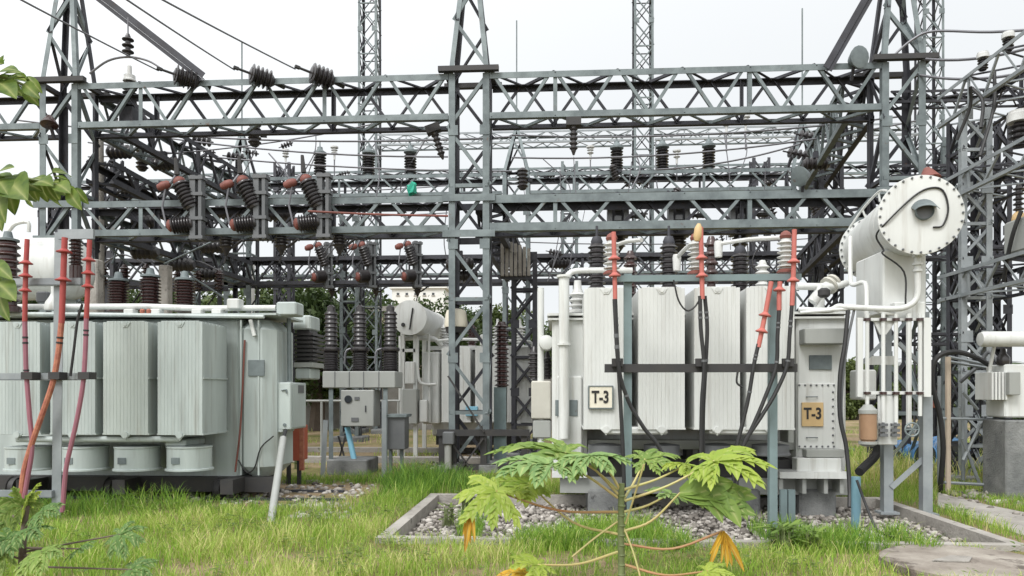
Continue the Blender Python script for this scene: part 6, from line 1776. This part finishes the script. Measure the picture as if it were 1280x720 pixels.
for (ba_, ti, wd, dy, fc) in (((-8, 96), (28, 88), .75, -.05, (0, -.8, .6)), ((-6, 104), (30, 131), .55, -.08, (.1, -1, .2)), ((16, 100), (46, 108), .55, .05, (0, -1, .5)), ((30, 104), (57, 130), .5, -.03, (-.3, -1, .4)), ((-10, 90), (12, 76), .7, .1, (0, -1, .4)),
                              ((-14, 230), (24, 206), .8, -.05, (0, -.8, .7)), ((-10, 238), (22, 232), .5, .05, (0, -1, .6)), ((12, 226), (42, 258), .75, -.1, (.1, -1, .5)), ((0, 236), (10, 294), .55, -.06, (.3, -1, .2)), ((24, 226), (60, 243), .7, .02, (0, -1, .5)), ((40, 226), (52, 262), .6, .06, (.2, -1, .2)), ((44, 228), (70, 234), .8, -.04, (0, -1, .6)), ((56, 228), (80, 262), .6, .05, (.1, -1, .3)), ((70, 230), (94, 246), .75, -.03, (-.1, -1, .5)), ((86, 236), (107, 270), .6, -.02, (-.2, -1, .4)), ((60, 222), (92, 226), .55, .08, (0, -1, .7)), ((-6, 224), (16, 252), .7, -.1, (0, -1, .4)),
                              ((-8, 330), (18, 352), .6, -.05, (0, -1, .4)), ((-6, 352), (30, 386), .55, -.08, (.2, -1, .5)), ((0, 368), (14, 406), .5, -.04, (.1, -1, .2)), ((-10, 384), (16, 396), .6, .03, (0, -1, .5)), ((-6, 340), (8, 362), .6, .04, (0, -1, .4))):
    for q_ in range(3):
        r_ = random.Random(int(ba_[0] * 31 + ba_[1] * 7 + ti[0] * 13 + ti[1]) + q_)
        jx, jy = (r_.uniform(-9, 9), r_.uniform(-9, 9)) if q_ else (0, 0)
        sc_ = r_.uniform(.7, .95) if not q_ else r_.uniform(.45, .8)
        b0 = (ba_[0] + jx, ba_[1] + jy); t0 = (b0[0] + (ti[0] - ba_[0]) * sc_ + jx * .5, b0[1] + (ti[1] - ba_[1]) * sc_ + abs(jy) * .6)
        f_ = (fc[0] + r_.uniform(-.5, .5), fc[1], fc[2] + r_.uniform(-.2, .5))
        ovate(b0, t0, YL2 + .06 * q_, YL2 + dy + .08 * q_, wd * r_.uniform(.7, .95), cup=r_.uniform(.0, .16), face=f_).build("leaf", M['broadleaf'], SAP, True, rib=True)

# weeds by the pit and beside the path
def weed(label, x, y, h, n, seed, mat='weed'):
    r = random.Random(seed); b = MB()
    t = thing("weed_plant", (x, y, 0), label, "weed")
    sm = MB()
    for i in range(n):
        an = r.uniform(0, 6.28); l = h * r.uniform(.5, 1.0); z = h * r.uniform(.15, .8)
        base = V((x + r.uniform(-.12, .12) * h * 2, y + r.uniform(-.1, .1), z))
        d = V((math.cos(an), math.sin(an), r.uniform(.1, .7))).normalized(); s = d.cross(V((0, 0, 1))).normalized(); wv = l * .13
        p1 = base + d * l * .25; p2 = base + d * l * .5 + V((0, 0, -.02)); p3 = base + d * l * .75 + V((0, 0, -.12 * l))
        b.add([base, p1 - s * wv * .5, p1 + s * wv * .5, p2 - s * wv * .6, p2 + s * wv * .6, p3], [(0, 1, 2), (1, 3, 4, 2), (3, 5, 4)])
        sm.tube([V((base.x, base.y, -.02)), base], .004, 5)
    b.build("foliage", M[mat], t, True); sm.build("stems", M['stem'], t)
for i, (px, py, h, n, lab) in enumerate(((975, 690, .36, 60, "broad leaved weed in front of the pit below the second frame post"), (1012, 690, .28, 45, "low weed just right of the second frame post's foot"), (560, 655, .26, 40, "low dark weed at the left corner of the pit"), (585, 640, .32, 50, "dark weed behind the left kerb of the pit"), (1205, 612, .2, 30, "small weed at the edge of the concrete path"), (372, 586, .3, 40, "weed beside the rusty red stand"))):
    g_ = G(px, py); weed(lab, g_.x, g_.y, h, n, 100 + i, 'papaya' if i < 2 else 'weed')

# ================================================================== GRASS
def grass(name, label, n, seed, region, hgt, wid, tint0, keep):
    r = np.random.default_rng(seed)
    x0, x1, y0, y1 = region
    # more blades near the camera
    y = y0 + (y1 - y0) * r.random(n) ** 1.15
    x = x0 + (x1 - x0) * r.random(n)
    def fld(x, y, f, p): return (np.sin(x * f + p) * np.cos(y * f * 1.13 + p * 1.7) + np.sin(x * f * .47 - y * f * .61 + p * 2.3) + .6 * np.sin(x * f * 2.3 + y * f * 1.9 + p)) / 2.6
    clump = fld(x, y, 1.1, 1.0); fine = fld(x, y, 4.7, 2.0); f3 = fld(x, y, 11.0, .5)
    m = keep(x, y) & (r.random(n) < np.clip(.62 + .6 * fine + .35 * f3, .06, 1))
    x, y, clump, fine, f3 = x[m], y[m], clump[m], fine[m], f3[m]
    n = len(x)
    tall = np.exp(-(((x + 2.2) / 1.1) ** 2 + ((y - 11.9) / 1.3) ** 2)) * 1.7 + .8 * np.exp(-(((x + 6.0) / 2.2) ** 2 + ((y - 9.9) / .8) ** 2))
    h = hgt * (1 + .25 * fld(x, y, 2.3, 7.0) + .35 * clump + .35 * fine + 1.2 * tall) * r.uniform(.45, 1.25, n)
    h = np.clip(h, .04, .6)
    wv = wid * r.uniform(.7, 1.3, n)
    an = r.uniform(0, 2 * np.pi, n); ln = r.uniform(.15, .8, n) * h
    dx, dy = np.cos(an) * ln, np.sin(an) * ln
    fa = r.uniform(0, np.pi, n); sx_, sy_ = np.cos(fa) * wv / 2, np.sin(fa) * wv / 2
    z = np.full(n, -.01)
    def st(k, hh, q): return np.stack([x + dx * k + sx_ * q, y + dy * k + sy_ * q, z + h * hh], 1)
    vs = np.stack([st(0, 0, -1), st(0, 0, 1), st(.25, .55, -.85), st(.25, .55, .85), st(.65, .88, -.5), st(.65, .88, .5), st(1.1, 1.0, 0)], 1).reshape(-1, 3)
    base = (np.arange(n) * 7)[:, None]
    quads = (base + np.array([[0, 1, 3, 2]])), (base + np.array([[2, 3, 5, 4]]))
    tri = base + np.array([[4, 5, 6]])
    idx = np.concatenate([quads[0], quads[1], tri], 1).ravel()
    starts = (np.arange(n) * 11)[:, None] + np.array([[0, 4, 8]])
    me = bpy.data.meshes.new(name)
    me.vertices.add(len(vs)); me.vertices.foreach_set('co', vs.ravel())
    me.loops.add(len(idx)); me.loops.foreach_set('vertex_index', idx)
    me.polygons.add(3 * n); me.polygons.foreach_set('loop_start', starts.ravel())
    me.update(); me.validate()
    bare = (fine + .5 * f3 < -.62)
    big = fld(x, y, .42, 4.0)
    tint = np.clip(.25 * bare + .16 * big + tint0 + .20 * clump + .16 * fine - .30 * np.clip(tall, 0, 1) + r.normal(0, .13, n) + .34 * (r.random(n) < .12), 0, 1)
    at = me.attributes.new("tint", 'FLOAT', 'POINT')
    at.data.foreach_set('value', np.repeat(tint, 7).astype(np.float32))
    me.materials.append(M['grass'])
    o = bpy.data.objects.new(name, me); COL.objects.link(o)
    tag(o, label, "grass"); o['kind'] = 'stuff'

def keep_lawn(x, y):
    pit = (x > PX0 - .16) & (x < PX1 + .16) & (y > PY0 - .02) & (y < PY1 + .2)
    t1 = (x < -2.75) & (y > 9.95) & (y < 12.5)
    gravel = (x < -2.3 - .1 * (y - 9)) & (x > -3.6) & (y > 9.3) & (y < 10.4) & (np.sin(x * 7) * np.sin(y * 9) > .2)
    path = np.zeros_like(x, bool)
    pg = [G(1172, 617), G(1232, 632), G(1330, 652), G(1420, 672), G(1345, 694), G(1172, 634)]
    for i in range(len(pg)):
        a, b_ = pg[i], pg[i - 1]
        cr = ((a.y > y) != (b_.y > y)) & (x < (b_.x - a.x) * (y - a.y) / (b_.y - a.y + 1e-9) + a.x)
        path ^= cr
    path |= (x > 2.6) & (y > 7.35) & (y < PY0) & (np.sin(x * 8) < .5) | (x > PX1 - .1) & (x < PX1 + .3) & (y > 7.4) & (y < 11.2)
    man = (x - G(1210, 712).x) ** 2 + (y - G(1210, 712).y) ** 2 < .72 ** 2
    return ~(pit | t1 | gravel | path | man)
grass("grass", "uneven yellow green lawn grass between the two transformers and the camera", 240000, 41, (-8.5, 8.5, 4.4, 13.4), .145, .0065, .60, keep_lawn)
def low_weeds(n, seed):
    r = np.random.default_rng(seed)
    x = r.uniform(-7.5, 7, n); y = r.uniform(5.5, 10.5, n)
    m = keep_lawn(x, y) & (np.sin(x * 1.9 + 2) * np.cos(y * 2.3) + .5 * np.sin(x * 6 + y * 5) > .25)
    x, y = x[m], y[m]; VS, FS = [], []; k = 0
    for a, c in zip(x, y):
        for q in range(r.integers(4, 8)):
            an = r.uniform(0, 6.28); l = r.uniform(.03, .075); z = r.uniform(.05, .17)
            d = np.array([math.cos(an), math.sin(an), r.uniform(-.1, .5)]); sd = np.array([-math.sin(an), math.cos(an), 0]) * l * .28
            p = np.array([a + r.uniform(-.04, .04), c + r.uniform(-.04, .04), z])
            VS += [p, p + d * l * .5 + sd, p + d * l - np.array([0, 0, .2 * l]), p + d * l * .5 - sd]; FS.append((k, k + 1, k + 2, k + 3)); k += 4
    me = bpy.data.meshes.new("low_weeds"); me.from_pydata(VS, [], FS); me.materials.append(M['weed'])
    o = bpy.data.objects.new("low_weeds", me); COL.objects.link(o)
    tag(o, "small broad leaved weeds mixed through the lawn", "weeds"); o['kind'] = 'stuff'
low_weeds(2600, 77)
def keep_far(x, y): return ((np.sin(x * 1.3) * np.cos(y * .9 + x) > .15) & ~((x > PX0 - .2) & (x < PX1 + .2) & (y < 11.4)) & ~((np.abs(y - 16.6) < .25) | (np.abs(y - 19.4) < .25)))
grass("grass", "patchy rough grass beyond the equipment", 24000, 42, (-14, 14, 13.2, 30), .13, .014, .66, keep_far)
def keep_weeds(x, y): return (x > 5.2) & (np.abs(x / y - .52) < .20)
grass("grass", "tall yellowish weeds in front of the blue car", 16000, 43, (5, 14, 13.0, 18.6), .34, .016, .68, keep_weeds)
def keep_pit(x, y): return (np.sin(x * 2.1 + 1.2) + np.sin(x * 5.3 + 1) * .6 > -.35) & (y < 7.95 + 1.0 * np.abs(np.sin(x * 1.7 + .6))) & ((x > -.5) | (y > 7.9)) & ((x < 3.4) | (np.sin(x * 9) > .3))
grass("grass", "grass growing over the front kerb of the pit", 24000, 44, (-1.6, 4.4, 7.45, 9.2), .20, .007, .38, keep_pit)

# ------------------------------------------------------------------ separate pieces become parts of their own
def split_parts(names):
    for o in [o for o in COL.objects if o.type == 'MESH' and o.parent and o.name.split('.')[0] in names]:
        me = o.data
        par = list(range(len(me.vertices)))
        def find(i):
            while par[i] != i:
                par[i] = par[par[i]]; i = par[i]
            return i
        for e in me.edges:
            a, b = find(e.vertices[0]), find(e.vertices[1])
            if a != b: par[a] = b
        groups = {}
        for p in me.polygons: groups.setdefault(find(p.vertices[0]), []).append(p)
        if len(groups) < 2: continue
        smooth = me.polygons[0].use_smooth
        metas = []
        for polys in groups.values():
            idx = sorted({i for p in polys for i in p.vertices}); mp = {v: k for k, v in enumerate(idx)}
            m2 = bpy.data.meshes.new(me.name)
            m2.from_pydata([me.vertices[i].co.copy() for i in idx], [], [[mp[i] for i in p.vertices] for p in polys])
            if smooth:
                m2.shade_smooth(); m2.set_sharp_from_angle(angle=R(38))
            for mt in me.materials: m2.materials.append(mt)
            metas.append(m2)
        kids = list(o.children)
        o.data = metas[0]
        base = o.name.split('.')[0]
        for m2 in metas[1:]:
            c = bpy.data.objects.new(base, m2); COL.objects.link(c); c.parent = o.parent
split_parts({'end_flange', 'base_plate', 'brace', 'cable_clamps', 'handle', 'pipe_flange', 'skid_frame', 'valve_blocks', 'valve_knob', 'strap', 'lifting_lug', 'side_channel', 'legs', 'latch', 'header_pipe', 'contact_arm', 'rain_shed', 'tape_band', 'rods', 'weld_stiffener', 'cross_arm', 'support_pipe', 'cap_frame', 'strips'})
for o in list(COL.objects):
    b = o.name.split('.')[0]
    if b in ('cable_clamps', 'legs', 'valve_blocks', 'rods'): o.name = b[:-1]
